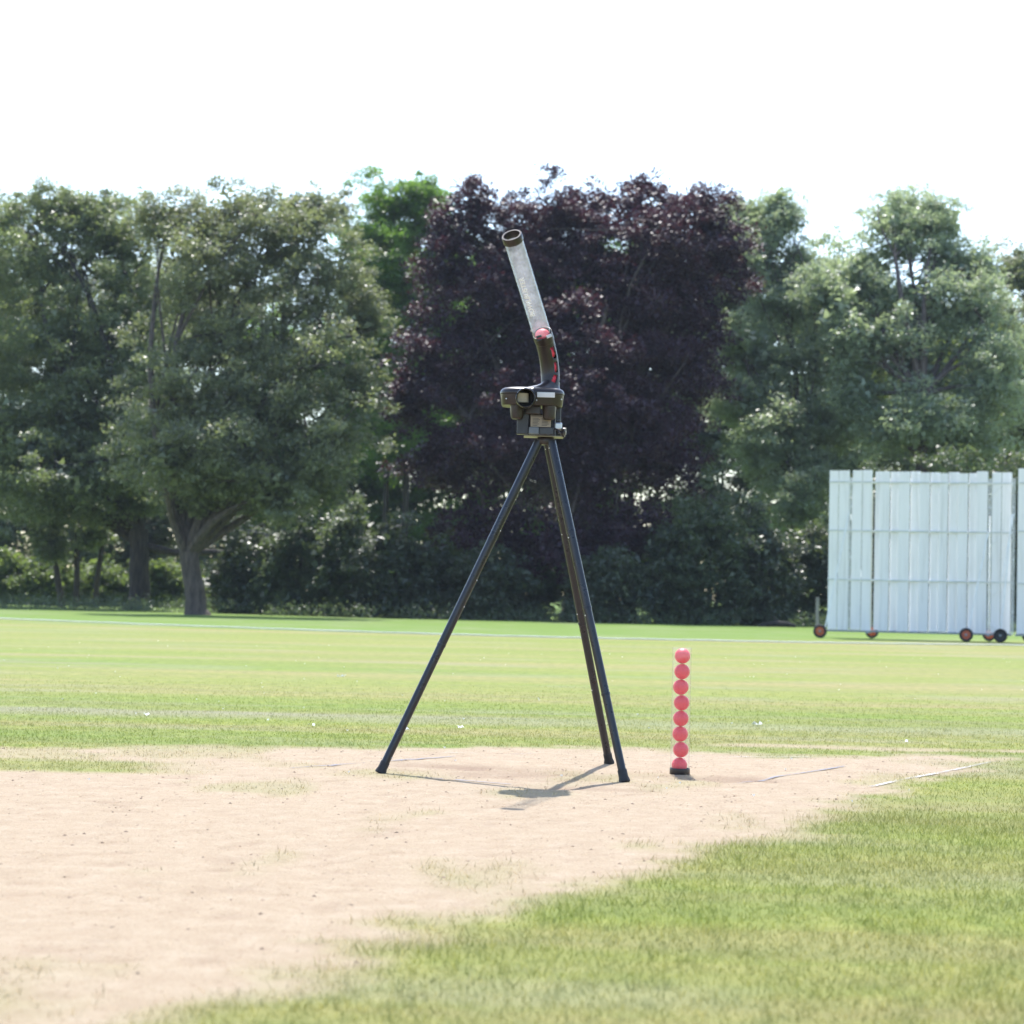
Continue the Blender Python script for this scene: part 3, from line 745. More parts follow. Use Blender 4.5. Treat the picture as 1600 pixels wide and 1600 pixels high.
tree("oak_tree", "dark green broad tree at far left with a stout dark trunk", A[:2], A[2], LEAF_OAK, BARK2, 0.40, 3.0, 101, "mature trees edging the field",
     limbs=[([(0.2, 0, 2.35), (1.2, .2, 2.15), (2.6, .3, 2.2), (4.6, .5, 2.15), (6.0, .5, 2.5)], .16), ([(2.8, .3, 2.2), (3.8, .3, 1.7), (4.6, .4, 1.0), (5.4, .4, .8)], .10),
            ([(-.2, 0, 2.6), (-1.2, .2, 3.1), (-2.2, .2, 3.5)], .2)], nper=54, aspect=.5)
tree("oak_tree", "grey green spreading tree with a forked brown trunk, nearest of the left trees", B[:2], B[2], LEAF_OAK2, BARK, 0.34, 2.0, 102, "mature trees edging the field",
     lean=(-.35, 0), limbs=[([(-.35, 0, 1.9), (.1, -.1, 2.5), (.75, -.2, 3.3), (1.3, -.3, 4.6)], .2), ([(-.35, 0, 1.9), (-.8, 0, 2.8), (-1.2, 0, 4.2)], .2)], nper=56, leaf=.14, aspect=.5)
tree("oak_tree", "green tree cut off by the left edge of the picture", L[:2], L[2], LEAF_OAK, BARK2, 0.3, 4, 103, "mature trees edging the field")
tree("alder_tree", "fresh green tree rising between the grey green tree and the purple tree", C[:2], C[2], LEAF_GRN, BARK2, 0.16, 9, 104, None, lean=(.3, 0), dens=7.5,
     stems=[((-.4, 0), (-.1, 0), 9.5, .13), ((.3, 0), (.3, 0), 10.5, .15)])
tree("copper_beech", "huge dark purple copper beech behind the tripod", P[:2], P[2], LEAF_BEECH, BARK, 0.42, 4.2, 105, None, nper=60, leaf=.135, aspect=.75, dens=8.5,
     limbs=[([(0, 0, 4), (.1, -.5, 6), (.25, -.9, 8.5), (.9, -1.1, 11)], .22)])
tree("ash_tree", "pale silvery green tree between the purple tree and the white screen", D[:2], D[2], LEAF_ASH, BARK, 0.2, 5, 106, "ash trees at the right", aspect=.34, leaf=.19, dens=8.0, crad=.48, nper=46, lean=(0, 0))
tree("ash_tree", "tall pale green tree with a visible stem straight above the white screen", E[:2], E[2], LEAF_ASH, BARK, 0.24, 8.5, 107, "ash trees at the right", aspect=.34, leaf=.19, dens=7.5, crad=.48, nper=44, lean=(-.1, 0))
tree("ash_tree", "green tree cut off by the right edge of the picture", R_[:2], R_[2], LEAF_OAK2, BARK, 0.2, 6, 108, None, dens=7.5)
tree("lime_tree", "yellow green backlit tree glowing behind the tall tree at the right", Y[:2], Y[2], LEAF_YEL, BARK2, 0.16, 6, 109, None, dens=6.5, leaf=.17)
tree("thorn_tree", "small many stemmed tree of thin dark stems at far left", M[:2], M[2], LEAF_OAK, BARK2, 0.12, 3, 110, None, dens=6,
     stems=[((-.55, 0), (-.6, 0), 3.0, .13), ((0, .1), (-.05, 0), 3.1, .12), ((.75, 0), (.25, 0), 2.9, .11)])
back_labels = ["background tree behind the stout trunk at far left", "background tree filling the gap above the forked trunk", "low background tree left of the purple tree",
               "tall background tree beside the fresh green tree", "background tree glimpsed through the left side of the purple tree", "background tree glimpsed through the right side of the purple tree",
               "background tree between the purple tree and the pale tree", "background tree in the dip between the two pale trees", "background tree behind the right hand pale tree"]
for k, (t, lab) in enumerate(zip((K0, K1, K2, K3, K4, K5, K6, K7, K8), back_labels)):
    tree("background_tree", lab, t[:2], t[2], [LEAF_OAK, LEAF_OAK2, LEAF_GRN, LEAF_GRN, LEAF_GRN, LEAF_GRN, LEAF_OAK, LEAF_ASH, LEAF_OAK2][k], BARK2, .2, 3.5, 120 + k, "trees in the second row", dens=6.0, nper=34, leaf=.26, crad=.6, core=.8)

shrub_labels = ["sunlit hedge bush at the far left edge", "sunlit low bush left of the thin dark stems", "sunlit low bush between the thin stems and the stout trunk", "sunlit low bush between the two thick trunks", "low bush just right of the forked trunk",
    "dark shrub standing right of the forked trunk", "tall dark shrub under the right side of the grey green tree", "tall dark shrub left of the purple tree", "dark shrub under the left edge of the purple tree",
    "dark shrub just left of the left tripod leg", "low dark shrub behind the left tripod leg", "low dark shrub between the tripod legs", "dark shrub just right of the tripod", "dark shrub under the right side of the purple tree",
    "tall mid green shrub at the right edge of the purple tree", "dark shrub in front of the pale tree", "dark shrub just left of the white screen", "tall shrub behind the left end of the white screen",
    "tall shrub behind the middle of the white screen", "tall shrub behind the right end of the white screen", "tall shrub at the right edge behind the second screen"]
for k, ((x, d, h, hw), lab) in enumerate(zip(S, shrub_labels)):
    rnd = random.Random(300 + k)
    lob = [(0, 0, h * .62, hw * .75, hw * .8, h * .38), (-hw * .5, rnd.uniform(-.3, .3), h * .4, hw * .6, hw * .7, h * .36), (hw * .5, rnd.uniform(-.3, .3), h * .42, hw * .6, hw * .7, h * .38),
           (rnd.uniform(-.4, .4) * hw, -.3, h * .20, hw * .9, hw * .7, h * .20), (rnd.uniform(-.5, .5) * hw, -.5, .28, hw * .95, hw * .6, .3)]
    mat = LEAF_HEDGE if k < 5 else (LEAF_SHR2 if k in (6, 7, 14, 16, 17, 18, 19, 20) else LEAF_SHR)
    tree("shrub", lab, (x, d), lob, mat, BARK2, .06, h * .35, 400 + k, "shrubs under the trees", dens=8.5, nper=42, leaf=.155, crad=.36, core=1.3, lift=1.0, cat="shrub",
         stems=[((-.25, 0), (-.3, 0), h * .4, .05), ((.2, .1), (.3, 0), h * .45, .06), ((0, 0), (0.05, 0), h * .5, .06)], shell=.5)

# far hedge on the other side of the next field
r = np.random.default_rng(77)
hc = np.stack([r.uniform(-75, 75, 1500), r.uniform(150, 156, 1500), r.uniform(0.2, 5.5, 1500) * r.uniform(.5, 1, 1500)], 1)
V, tone = leaf_cloud(hc, np.full((1500, 3), 1.0) * [1.2, 1, .8], 22, .42, .6, 78)
hedge = crown_mesh("far_hedge", V, tone, LEAF_HEDGE, None)
tag(hedge, "distant hedge seen in glimpses between the trunks", "hedge", kind="stuff")

# ragged weeds along the foot of the trees
r = np.random.default_rng(81)
wx = r.uniform(-24, 20, 1500); wd = 70.0 + 6 * r.random(1500) + np.where(wx < -8, 3.5, 0)
hc = np.stack([wx, wd, r.uniform(.02, .4, 1500)], 1)
V, tone = leaf_cloud(hc, np.full((1500, 3), .3) * [1.5, 1, .8], 14, .12, .3, 82, up=.1)
tag(crown_mesh("weeds", V, tone, LEAF_SHR2, None), "ragged weeds along the foot of the trees", "weeds", kind="stuff")

# fallen log and post near the screen
lg = MB().tube([(8.05, 70.6, .03), (8.3, 70.55, .07), (8.65, 70.5, .11), (9.0, 70.45, .09), (9.25, 70.4, .04)], [.05, .08, .10, .09, .05], 9)
lg.tube([(8.75, 70.5, .15), (8.6, 70.7, .28), (8.55, 70.8, .36)], [.03, .02, .01], 6)
tag(lg.build("fallen_log", mat_bark("black_bark", (.012, .012, .013), (.03, .027, .026))), "dark fallen log on the shaded grass left of the screen", "log")
pm = MB().box((9.88, 70.0, .48), (.11, .09, .98), bev=.012)
pm.box((9.88, 70.0, .975), (.085, .065, .03), bev=.008)
tag(pm.build("wooden_post", mat_bark("weathered_post", (.2, .18, .17), (.36, .33, .31))), "short grey wooden post left of the white screen", "post")

# ------------------------------------------------------------------ added haze volume imitating the lens veil over the trees
hz = MB().box((0, 90, 11.0), (190, 200, 24.0)).build("haze", None)
m_, nt_, out_ = new_mat("glare_veil_air")
pv = N(nt_, "ShaderNodeVolumePrincipled")
pv.inputs['Color'].default_value = (0.72, 0.84, 1.0, 1)
pv.inputs['Density'].default_value = 0.0002
pv.inputs['Anisotropy'].default_value = 0.2
nt_.links.new(pv.outputs[0], out_.inputs['Volume'])
hz.data.materials.append(m_)
tag(hz, "thin added haze imitating lens veiling glare in front of the trees", "haze", kind="stuff")

# ------------------------------------------------------------------ sight screens
def mat_board():
    m, nt, out = new_mat("white_painted_board")
    tc = N(nt, "ShaderNodeTexCoord")
    oi = N(nt, "ShaderNodeObjectInfo")
    st = noise(nt, mapping(nt, tc.outputs['Object'], (14, 14, .7)), 1.0, 5, .6)
    col = ramp(nt, st, [(.30, (.74, .73, .74)), (.48, (.86, .85, .87)), (.7, (.89, .88, .90))])
    per = ramp(nt, oi.outputs['Random'], [(0, (.93, .94, .95)), (1, (1.0, 1.0, 1.0))])
    col = mixc(nt, 1.0, col, per, 'MULTIPLY')
    sc2 = noise(nt, mapping(nt, tc.outputs['Object'], (5, 5, 2.2), (4, 2, 9)), 1.0, 6, .75)
    col = mixc(nt, ramp(nt, sc2, [(.68, (0, 0, 0)), (.76, (.6, .6, .6))]), col, (.42, .43, .40))
    p = N(nt, "ShaderNodeBsdfPrincipled")
    p.inputs['Roughness'].default_value = .5
    nt.links.new(col, p.inputs['Base Color'])
    nt.links.new(p.outputs[0], out.inputs[0])
    return m
SCR_W = mat_board()
SCR_F = solid("white_frame_steel", (0.76, 0.78, 0.80), 0.5, var=0.1, scale=6)
SCR_C = solid("shade_grey_batten", (0.52, 0.57, 0.58), 0.5, var=0.15, scale=4)  # grey-green tone paints the shaded underside of the rails
SCR_G = solid("grey_beam_steel", (0.26, 0.30, 0.34), 0.5, var=0.2, scale=5)
TYRE = solid("tyre_rubber", (0.016, 0.016, 0.02), 0.75, var=0.2)
RIMR = solid("orange_red_rim", (0.45, 0.105, 0.05), 0.5, var=0.2, scale=12)
RIMD = solid("dark_rim", (0.02, 0.022, 0.03), 0.5)
m_, nt_, out_ = new_mat("translucent_strip")
d_ = N(nt_, "ShaderNodeBsdfDiffuse"); d_.inputs[0].default_value = (.8, .8, .78, 1)
t_ = N(nt_, "ShaderNodeBsdfTranslucent"); t_.inputs[0].default_value = (.75, .73, .66, 1)
x_ = N(nt_, "ShaderNodeMixShader"); x_.inputs[0].default_value = .55
nt_.links.new(d_.outputs[0], x_.inputs[1]); nt_.links.new(t_.outputs[0], x_.inputs[2]); nt_.links.new(x_.outputs[0], out_.inputs[0])
STRIP = m_

def screen(label, loc, rz, planks, rails, posts, struts, wheels, width, strip=None, ztop_beam=.2):
    root = empty("sight_screen", (loc[0], loc[1], 0), label, "sight screen", "wheeled sight screens", rz)
    rd = random.Random(int(width * 100))
    for (x0, x1, y, z1) in planks:
        if y > 0: x0 += .022                  # the set-back boards leave a narrow dark slot
        else: x1 -= .004
        z0 = .2 + rd.uniform(-.012, .012)
        mb = MB()
        tl = rd.uniform(-.004, .004)
        mb.box(((x0 + x1) / 2, y + tl, (z0 + z1) / 2), (x1 - x0, .018, z1 - z0), bev=.003)
        for g in (0.33, 0.66):      # tongue-and-groove bead along the board
            mb.box((x0 + (x1 - x0) * g, y - .0105 + tl, (z0 + z1) / 2), (.006, .003, z1 - z0 - .01))
        mb.build("plank", SCR_W, root)
    for z in rails:
        a = 0
        for (x0, x1, y, z1) in planks:
            pass
        MB().box((width / 2, .035, z), (width, .04, .05), bev=.004).build("rail", SCR_F, root)
        MB().box((width / 2, -.042, z + .006), (width + .04, .022, .024), bev=.002).build("cover_strip", SCR_C, root)
    for x in posts:
        mb = MB().box((x - .018, -.005, 1.97), (.022, .05, 3.6), bev=.004)
        mb.box((x + .022, .01, 1.97), (.016, .03, 3.6))
        for z in (.7, 1.9, 3.1):
            mb.box((x, 0, z), (.055, .02, .03))
        mb.build("post", SCR_F, root)
    for (a, b, r) in struts:
        MB().tube([a, b], r, 10).build("strut", SCR_F, root)
    bb = MB().box((width / 2, .02, .175), (width + .05, .07, .05), bev=.006)
    bb.build("base_beam", SCR_G, root)
    for x in sorted({w[0] for w in wheels}):
        MB().box((x, -.05, .16), (.05, 1.75, .05), bev=.005).build("axle_bar", SCR_G, root)
    for (x, y, rim) in wheels:
        c = (x, y, .16)
        s = -1 if y < 0 else 1
        w = MB().lathe([(.022, -.075), (.022, .075)], c, (0, 1, 0), 12).build("wheel", SCR_G, root)
        prof = [(.098, -.035), (.104, -.045), (.135, -.05), (.153, -.036), (.158, -.012), (.158, .012), (.153, .036), (.135, .05), (.104, .045), (.098, .035)]
        MB().lathe(prof + [prof[0]], c, (0, 1, 0), 36).build("tyre", TYRE, w)
        rp_ = [(.02, -.05), (.03, -.05), (.035, -.03), (.075, -.026), (.09, -.04), (.100, -.04), (.100, .04), (.09, .04), (.075, .026), (.035, .03), (.03, .05), (.02, .05)]
        MB().lathe(rp_, c, (0, 1, 0), 28).build("rim", rim, w)
        MB().lathe([(0, -.062), (.014, -.060), (.017, -.05), (.017, -.04)], c, (0, 1, 0), 14).build("hub_cap", CHROME if rim is RIMD else SCR_G, w)
    if strip:
        x, wd = strip
        MB().box((x, -.03, 1.9), (wd, .006, 3.28), Matrix.Rotation(R(-25), 3, 'Z'), bev=.0015).build("sunlight_sliver", STRIP, root)  # added translucent strip imitates a sliver of sunlight between the boards
    return root

F_, B_ = -.020, .035
pl = [(0, .215, F_, 3.93), (.222, .47, F_, 3.935), (.54, .765, F_, 3.94), (.772, 1.0, F_, 3.95), (1.04, 1.18, B_, 3.92), (1.17, 1.41, F_, 3.92), (1.395, 1.625, B_, 3.92), (1.61, 1.87, F_, 3.92),
      (1.855, 2.105, B_, 3.93), (2.09, 2.325, F_, 3.90), (2.31, 2.56, B_, 3.91), (2.55, 2.745, F_, 3.89), (2.73, 2.99, B_, 3.92), (2.98, 3.20, F_, 3.89), (3.19, 3.40, B_, 3.90), (3.39, 3.65, F_, 3.94),
      (3.74, 3.955, F_, 3.92), (3.962, 4.19, F_, 3.92)]
screen("white boarded sight screen on wheels, wholly in view at the right", (7.47, 51.2), R(-13.5), pl, (3.66, 2.52, 1.37), (.505, 3.695),
       [((.47, -.06, 2.95), (.02, -.86, .2), .016), ((3.66, -.06, 2.5), (3.26, -.86, .2), .016), ((4.2, -.06, 2.95), (3.98, -.86, .2), .018),
        ((.5, .06, 2.9), (.95, .8, .2), .016), ((3.7, .06, 2.9), (3.7, .8, .2), .016),
        ((3.72, -.04, 3.38), (3.93, -.04, 3.58), .007), ((3.72, -.04, 2.22), (3.93, -.04, 2.42), .007), ((3.72, -.04, 1.02), (3.93, -.04, 1.22), .007), ((3.72, -.04, .42), (3.95, -.06, .2), .008)],
       [(-.09, -.86, RIMR), (.98, .82, RIMR), (3.22, -.86, RIMR), (3.98, -.86, RIMD), (3.70, .82, RIMR)], 4.19, strip=(1.0, .045))
pl2 = []
x = 0.0
rd = random.Random(4)
for k in range(14):
    w = rd.uniform(.2, .25)
    pl2.append((x - (.012 if k % 2 else 0), x + w, B_ if k % 2 else F_, 4.02 + rd.uniform(-.03, .03)))
    x += w
screen("second white sight screen cut off by the right edge of the picture", (11.62, 49.95), R(-11), pl2, (3.66, 2.55, 1.35), (-.09, x + .06),
       [((-.09, -.06, 2.95), (-.35, -.5, 1.5), .012), ((x - .3, -.06, 2.95), (x - .6, -.86, .2), .016), ((.5, .06, 2.9), (.5, .8, .2), .016)],
       [(.30, .42, RIMD), (x - .6, -.86, RIMR), (x - .4, .82, RIMR)], x)

# ------------------------------------------------------------------ ball machine on its tripod
ORG = (0.14, 10.15, 0.0)
root = empty("ball_machine", ORG, "black ball throwing machine with a clear feed tube on a tall three legged stand", "ball machine")
def part(mb, name, mat, parent=None):
    return mb.build(name, mat, parent or root, off=ORG)

hubz = 1.545
legs = [((0.118, 10.14, hubz), (-0.5746, 9.954, 0.0), [.27, .42, .50, .95], [.30, .62]),
        ((0.176, 10.125, hubz), (0.5293, 9.758, 0.0), [.02, .29, .52], [.275, .50, .75]),
        ((0.160, 10.185, hubz), (0.5094, 10.829, 0.0), [.02, .275, .52, .76], [.30, .55])]
for top, foot, buttons, joints in legs:
    a, b = Vector(top), Vector(foot)
    d = (b - a).normalized()
    ln = (b - a).length
    tip = b - d * .0
    pts, rr = [], []
    r_now = .0203
    for t in [0] + sorted(joints) + [0.985]:
        pts.append(a + d * (ln * t)); rr.append(r_now)
        if t in joints:
            r_now -= .0006
            pts.append(a + d * (ln * t + .004)); rr.append(r_now)
    leg = part(MB().tube(pts, rr, 20), "leg", LEGM)
    for t in joints:
        c = a + d * (ln * t)
        part(MB().lathe([(.0196, -.006), (.0210, -.005), (.0210, .005), (.0196, .006)], c, d, 20), "joint_collar", LEGM, leg)
    # flared rubber foot, flat on the ground
    f0 = b - d * .045
    part(MB().lathe([(.0, -.012), (.0205, -.012), (.0215, -.008), (.0215, .020), (.0255, .034), (.0265, .043), (.022, .047), (0, .047)], f0, d, 20), "foot", RUBBER, leg)
    side = d.cross(Vector((0, 1, 0))).normalized()
    if side.x < 0: side = -side
    for t in buttons:
        c = a + d * (ln * t)
        dirn = (side + Vector((0, -.35, 0))).normalized() if top[0] < .15 else (-side + Vector((0, -.7, 0))).normalized()
        part(MB().lathe([(.0035, .015), (.0035, .0205), (.002, .0225), (0, .0228)], c, dirn, 10), "spring_button", SILVER, leg)

# tripod head
part(MB().lathe([(0, -.02), (.036, -.02), (.042, -.012), (.042, .008), (.038, .014), (0, .014)], (.15, 10.15, 1.548), (0, 0, 1), 28), "tripod_head", BLACK)
part(MB().box((.140, 10.15, 1.5655), (.185, .13, .004), bev=.001), "mount_plate", PLATE)

# U bracket
part(MB().box((.0415, 10.09, 1.626), (.055, .05, .112), bev=.004), "bracket_upright", BRACKET)
part(MB().box((.206, 10.16, 1.640), (.026, .06, .140), bev=.004), "bracket_upright", BRACKET)
part(MB().box((.0925, 10.065, 1.586), (.046, .06, .032), bev=.003), "bracket_foot", solid("pale_grey_bracket", (.12, .135, .155), .4))
part(MB().box((.150, 10.07, 1.586), (.069, .05, .032), bev=.003), "bracket_foot", BRACKET)
part(MB().box((.125, 10.10, 1.635), (.112, .06, .066), bev=.004), "control_box", DARKIN)
# rating label, tilted face
rl = Matrix.Rotation(R(-12), 3, 'X')
lp = part(MB().box((.124, 10.055, 1.632), (.094, .004, .058), rl, bev=.001), "rating_label", LABEL)
ln = MB()
for k in range(6):
    for (x0, w) in ((-.038, .036), (.004, .036)):
        ww = w * random.uniform(.6, 1)
        ln.box(Vector((.124, 10.055, 1.632)) + rl @ Vector((x0 + ww / 2, -.0026, .012 - k * .0068)), (ww, .0008, .0026), rl)
ln.box(Vector((.124, 10.055, 1.632)) + rl @ Vector((-.02, -.0026, .0235)), (.05, .0008, .006), rl)
part(ln, "label_print", INK, lp)

# clamp and knob
part(MB().box((.206, 10.10, 1.612), (.036, .05, .034), bev=.006), "clamp", ALU)
part(MB().box((.204, 10.095, 1.638), (.022, .034, .012), bev=.004), "clamp", BRACKET)
kb = MB()
prof = []
kc, ka = Vector((.226, 10.09, 1.585)), Vector((1, -.35, -.1)).normalized()
kb.lathe([(.006, -.022), (.006, .0), (.012, .0), (.015, .004), (.015, .012), (.012, .016), (0, .017)], kc, ka, 20)
for k in range(5):
    a_ = k * 2 * math.pi / 5 + .3
    u_ = ka.orthogonal().normalized(); w_ = ka.cross(u_)
    p_ = kc + (u_ * math.cos(a_) + w_ * math.sin(a_)) * .016
    kb.tube([p_ - ka * .001, p_ + ka * .013], .0075, 10)
part(kb, "clamp_knob", BLACK)
part(MB().tube([(.19, 10.05, 1.596), (.205, 10.035, 1.590), (.21, 10.03, 1.575)], .005, 8), "clamp_lever", BLACK)

# body: two-wheel drum housing, a rounded slab
bx, by, bz0, bz1 = .082, 10.10, 1.700, 1.786
def slab(loops, n=64):
    vs, fs = [], []
    for (hx, hy, z) in loops:
        r = hy
        for k in range(n):
            t = 2 * math.pi * k / n
            cx, cy = math.cos(t), math.sin(t)
            e = 2 / 3.4
            vs.append((bx + hx * math.copysign(abs(cx) ** e, cx), by + hy * math.copysign(abs(cy) ** e, cy), z))
    for i in range(len(loops) - 1):
        for k in range(n):
            k2 = (k + 1) % n
            fs.append((i * n + k, i * n + k2, (i + 1) * n + k2, (i + 1) * n + k))
    m = MB().add(vs, fs, True)
    m.add(vs[:n], [tuple(range(n))[::-1]])
    m.add(vs[-n:], [tuple(range(n))])
    return m
part(slab([(.128, .095, bz0), (.139, .106, bz0 + .002), (.142, .109, bz0 + .007), (.1475, .114, bz0 + .052)]), "lower_housing", BLACK)
part(slab([(.1475, .114, bz0 + .054), (.1495, .116, bz0 + .056), (.1497, .1162, bz0 + .062), (.1475, .114, bz0 + .070), (.142, .108, bz0 + .077), (.133, .099, bz0 + .082), (.118, .086, bz0 + .085), (.09, .07, bz0 + .0865)]), "upper_housing", BLACK)
for sx_, sz_ in ((-.120, .028), (.135, .030), (.020, .022)):
    part(MB().lathe([(.0036, 0), (.0036, .0016), (.0026, .0026), (0, .0026)], (bx + sx_, by - (.113 if abs(sx_) < .05 else .092), bz0 + sz_), (0, -1, 0), 12), "screw", ALU)
# motor cups
for mx in (.0135, .1615):
    part(MB().lathe([(0, -.066), (.021, -.066), (.027, -.061), (.0295, -.052), (.0335, .002), (.0335, .004), (0, .004)], (mx, 10.045, 1.7035), (0, 0, 1), 28), "motor_cup", BLACK)
part(MB().box((.088, 10.07, 1.682), (.07, .05, .038), bev=.004), "motor_bridge", BLACK)

# feed ramp, muzzle and what shows inside it
mz = Vector((.0505, 9.985, 1.7245))
part(MB().tube([(.163, 10.19, 1.800), (.150, 10.17, 1.782), (.120, 10.13, 1.764), (.085, 10.06, 1.750), (.058, 10.0, 1.738), (.0505, 9.985, 1.733)], [.044, .045, .045, .0445, .044, .040], 28), "feed_ramp", BLACK)
MUZ = solid("gloss_black_barrel", (0.008, 0.008, 0.010), 0.22)
muz = part(MB().lathe([(.0385, .0), (.0385, .082), (.0415, .085), (.0445, .083), (.0458, .078), (.0458, -.03)], mz, (0, -1, 0), 44), "muzzle", MUZ)
part(MB().lathe([(0, .006), (.038, .006)], mz, (0, -1, 0), 32), "muzzle_shade_disc", DARKIN, muz)  # near-black disc; its colour stands in for the unlit hollow of the barrel
wv, wf = [], []
nn = 10
for j in range(nn + 1):
    t = j / nn
    x = -.0365 + t * .0505
    yy = -.030 - .016 * math.sqrt(max(0, 1 - t ** 2.2))
    for z in (-.021, .021):
        wv.append((mz.x + x, mz.y + yy, mz.z + .004 + z))
for j in range(nn + 1):
    for z in (-.021, .021):
        wv.append((mz.x - .0365 + (j / nn) * .0505, mz.y - .010, mz.z + .004 + z))
m = 2 * (nn + 1)
for j in range(nn):
    wf += [(2 * j, 2 * j + 2, 2 * j + 3, 2 * j + 1), (m + 2 * j, m + 2 * j + 1, m + 2 * j + 3, m + 2 * j + 2), (2 * j + 1, 2 * j + 3, m + 2 * j + 3, m + 2 * j + 1), (2 * j, m + 2 * j, m + 2 * j + 2, 2 * j + 2)]
wf += [(0, 1, m + 1, m), (2 * nn, m + 2 * nn, m + 2 * nn + 1, 2 * nn + 1)]
part(MB().add(wv, wf), "throwing_wheel", WHEELT, muz)
part(MB().tube([(mz.x + .030, mz.y - .02, mz.z - .018), (mz.x + .030, mz.y - .02, mz.z + .022)], .007, 10), "throwing_wheel", RUBBER, muz)
part(MB().box((.1445, 9.9862, 1.7475), (.082, .005, .0235), Matrix.Rotation(R(2), 3, 'Z'), bev=.0015), "silver_plate", SILVER)

# elbow: a slotted pipe; the slots are real gaps with the balls behind
ctrl = [(.163, 10.195, 1.778), (.166, 10.200, 1.800), (.1675, 10.205, 1.830), (.1655, 10.210, 1.870), (.1605, 10.205, 1.915), (.152, 10.190, 1.960), (.140, 10.168, 2.004), (.1290, 10.145, 2.034), (.1225, 10.130, 2.0500)]
P_ = [np.array(c) for c in ctrl]
fine = []
for i in range(len(P_) - 1):
    p0 = P_[max(i - 1, 0)]; p1 = P_[i]; p2 = P_[i + 1]; p3 = P_[min(i + 2, len(P_) - 1)]
    for t in np.linspace(0, 1, 10, endpoint=False):
        fine.append(.5 * ((2 * p1) + (-p0 + p2) * t + (2 * p0 - 5 * p1 + 4 * p2 - p3) * t * t + (-p0 + 3 * p1 - 3 * p2 + p3) * t ** 3))
fine.append(P_[-1])
fine = [Vector(p) for p in fine]
nr, ns = 60, len(fine)
vs, fs = [], []
zz = [p.z for p in fine]
def rad_at(z):
    return .0412 + .016 * max(0, (1.812 - z) / .034) ** 1.6 + (.0025 if z > 2.015 else 0)
for i, p in enumerate(fine):
    t = (fine[min(i + 1, ns - 1)] - fine[max(i - 1, 0)]).normalized()
    u = Vector((0, -1, 0)); u = (u - t * u.dot(t)).normalized()
    w = t.cross(u).normalized()
    if w.x < 0: w = -w
    for k in range(nr):
        a = 2 * math.pi * k / nr
        vs.append(p + (u * math.cos(a) + w * math.sin(a)) * rad_at(p.z))
slots = [(1.942, 1.994, .42, .90), (1.870, 1.926, .50, .98), (1.818, 1.852, .20, .70), (1.944, 1.990, 1.36, 1.76), (1.872, 1.922, 1.42, 1.82), (1.826, 1.856, 1.30, 1.70)]
for i in range(ns - 1):
    for k in range(nr):
        am = 2 * math.pi * (k + .5) / nr
        zm = (zz[i] + zz[i + 1]) / 2
        skew = 0
        hole = False
        for (z0, z1, a0, a1) in slots:
            zc = (z0 + z1) / 2
            sk = (zm - zc) * (-3.0 if zc > 1.93 else (0 if zc > 1.86 else 9.0))
            if z0 < zm < z1 and a0 + sk < am < a1 + sk:
                hole = True
        if hole: continue
        k2 = (k + 1) % nr
        fs.append((i * nr + k, (i + 1) * nr + k, (i + 1) * nr + k2, i * nr + k2))
elbow = part(MB().add(vs, fs, True), "elbow_pipe", BLACK)
so = elbow.modifiers.new("wall", 'SOLIDIFY'); so.thickness = .0028; so.offset = -1
# buckle and clip at the joint
part(MB().box((.108, 10.098, 2.030), (.026, .012, .010), Matrix.Rotation(R(-20), 3, 'Y'), bev=.002), "buckle", BRACKET, elbow)
part(MB().box((.110, 10.099, 2.012), (.026, .010, .006), Matrix.Rotation(R(-20), 3, 'Y'), bev=.002), "buckle", BRACKET, elbow)
part(MB().box((.1545, 10.103, 2.0325), (.028, .010, .014), Matrix.Rotation(R(-28), 3, 'Y') @ Matrix.Rotation(R(25), 3, 'Z'), bev=.002), "clip", SILVER, elbow)

# clear feed tube
J = Vector((.1285, 10.150, 2.030)); T = Vector((-.0290, 9.800, 2.4520))
ax = (T - J).normalized(); TL = (T - J).length
tr = .0435
tube = part(MB().lathe([(tr, 0), (tr, TL), (tr - .0022, TL), (tr - .0022, 0), (tr, 0)], J, ax, 56), "feed_tube", M_TUBE)
part(MB().lathe([(tr - .0035, -.034), (tr + .002, -.034), (tr + .0035, -.031), (tr + .0035, -.002), (tr + .002, .001), (tr - .0055, .001), (tr - .0075, -.002), (tr - .0075, -.034), (tr - .0035, -.034)], T, ax, 56), "end_ring", BLACK, tube)
# lettering wrapped round the tube, reading upwards
cu = bpy.data.curves.new("lettering", 'FONT')
cu.body = "BOWLBUSTER"
cu.size = .034
cu.align_x = 'CENTER'; cu.align_y = 'CENTER'
cu.extrude = 0.0003
cu.offset = 0.0006
cu.resolution_u = 3
tmp = bpy.data.objects.new("lettering_tmp", cu)
COL.objects.link(tmp)
dg = bpy.context.evaluated_depsgraph_get()
tm = bpy.data.meshes.new_from_object(tmp.evaluated_get(dg))
bpy.data.objects.remove(tmp)
bpy.data.curves.remove(cu)
xs_ = [v.co.x for v in tm.vertices]
wid_ = max(xs_) - min(xs_)
u = Vector((0, -1, 0)); u = (u - ax * u.dot(ax)).normalized()
w = ax.cross(u).normalized()
if w.x < 0: w = -w                     # w points to +X side
for v in tm.vertices:
    along = TL * .455 + v.co.x * (.215 / wid_)
    ang = -.42 - v.co.y / tr * .95
    rr_ = tr + .0012 + v.co.z
    q = J + ax * along + (u * math.cos(ang) + w * math.sin(ang)) * rr_
    v.co = q - Vector(ORG)
tm.materials.clear()
link_mesh("lettering", tm, WHITEINK, tube)

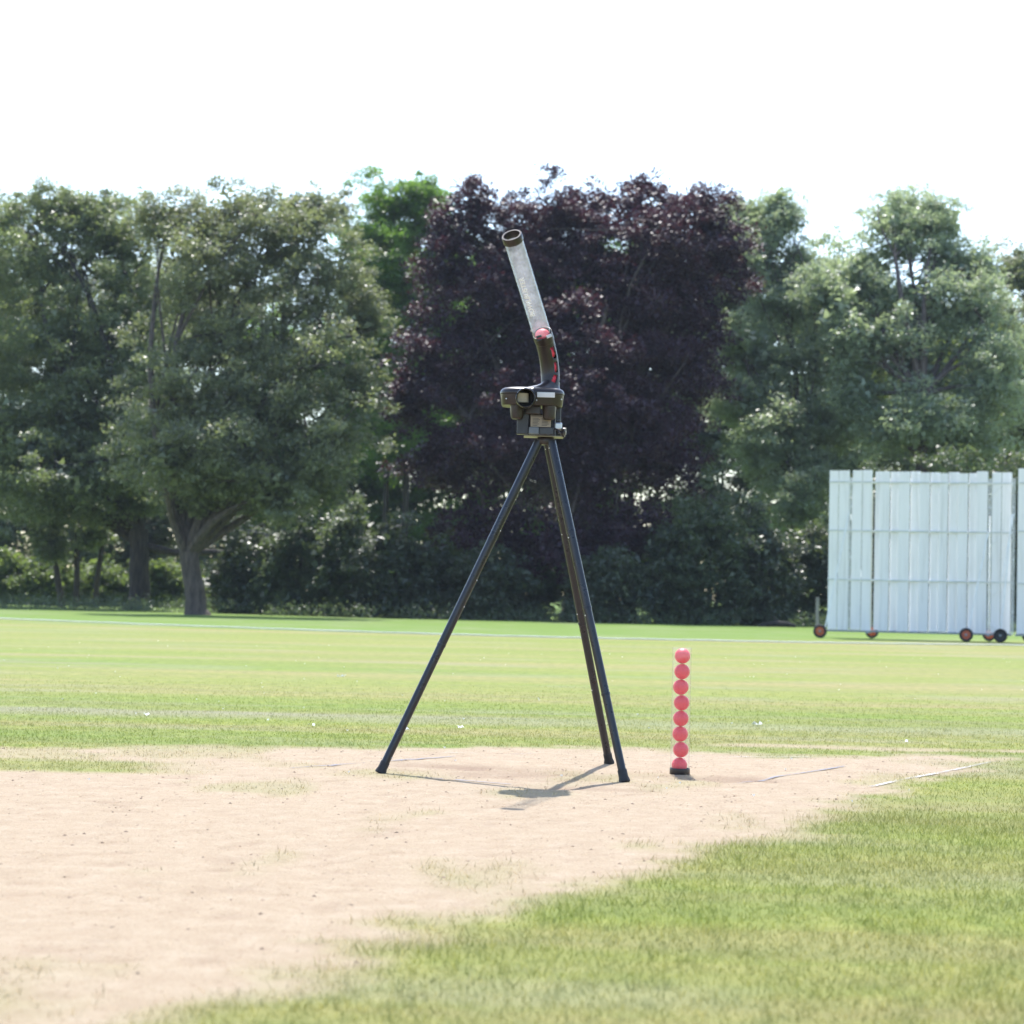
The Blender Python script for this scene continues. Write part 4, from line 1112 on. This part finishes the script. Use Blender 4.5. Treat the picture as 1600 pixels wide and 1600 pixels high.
# ------------------------------------------------------------------ balls
def ball_mesh(r):
    import bmesh
    bm = bmesh.new()
    bmesh.ops.create_icosphere(bm, subdivisions=3, radius=r)
    me = bpy.data.meshes.new("ball")
    # shallow dimples
    for f in bm.faces: f.smooth = True
    bm.to_mesh(me); bm.free()
    return me
BM = ball_mesh(.0375); BM.materials.append(RED)
def along_elbow(z):
    for i in range(ns - 1):
        if zz[i] <= z <= zz[i + 1]:
            t = (z - zz[i]) / (zz[i + 1] - zz[i])
            return fine[i] + (fine[i + 1] - fine[i]) * t
    return fine[-1]
for z, lab in ((1.838, "red ball showing through the lowest slot of the elbow pipe"), (1.8985, "red ball showing through the middle slot of the elbow pipe"), (1.966, "red ball showing through the upper slot of the elbow pipe")):
    o = bpy.data.objects.new("ball", BM); COL.objects.link(o)
    o.location = along_elbow(z)
    tag(o, lab, "ball", "balls inside the machine")
o = bpy.data.objects.new("ball", BM); COL.objects.link(o)
o.location = J + ax * .010 + Vector((.0, .0, -.002))
tag(o, "pink red ball sitting at the foot of the clear feed tube", "ball", "balls inside the machine")

TB = (.8137, 10.2522)
gz0 = float(ground_z(np.array([TB[0]]), np.array([TB[1]]))[0])
bt = empty("ball_tube", (TB[0], TB[1], gz0), "clear upright tube of pink balls standing in a black base on the pitch", "ball tube")
MB().lathe([(.0435, .004), (.0435, .594), (.0455, .594), (.0455, .004), (.0435, .004)], (0, 0, 0), (0, 0, 1), 56).build("clear_wall", M_TUBE2, bt)
MB().lathe([(0, -.004), (.0455, -.004), (.0478, -.001), (.0478, .026), (.0470, .029), (.0460, .030), (.0460, .006), (0, .006)], (0, 0, 0), (0, 0, 1), 48).build("base_cap", BLACK, bt)
BM2 = ball_mesh(.0366); BM2.materials.append(PINK)
offs = [(-.002, .002), (.003, -.002), (-.001, .003), (.0005, -.002), (.003, .001), (-.002, .002), (.002, -.002), (.003, .002)]
names = ["bottom pink ball half hidden by the black base of the upright tube", "second pink ball from the bottom of the upright tube", "third pink ball from the bottom of the upright tube", "fourth pink ball from the bottom of the upright tube",
         "fourth pink ball from the top of the upright tube", "third pink ball from the top of the upright tube", "second pink ball from the top of the upright tube", "topmost pink ball in the upright clear tube"]
z = gz0 + .006 + .0366
prev = None
for (dx, dy), lab in zip(offs, names):
    if prev is not None:
        hh = math.hypot(dx - prev[0], dy - prev[1])
        z += math.sqrt((2 * .0366) ** 2 - hh * hh) + .0002
    prev = (dx, dy)
    o = bpy.data.objects.new("ball", BM2); COL.objects.link(o)
    o.location = (TB[0] + dx, TB[1] + dy, z)
    tag(o, lab, "ball", "pink balls in the upright tube")
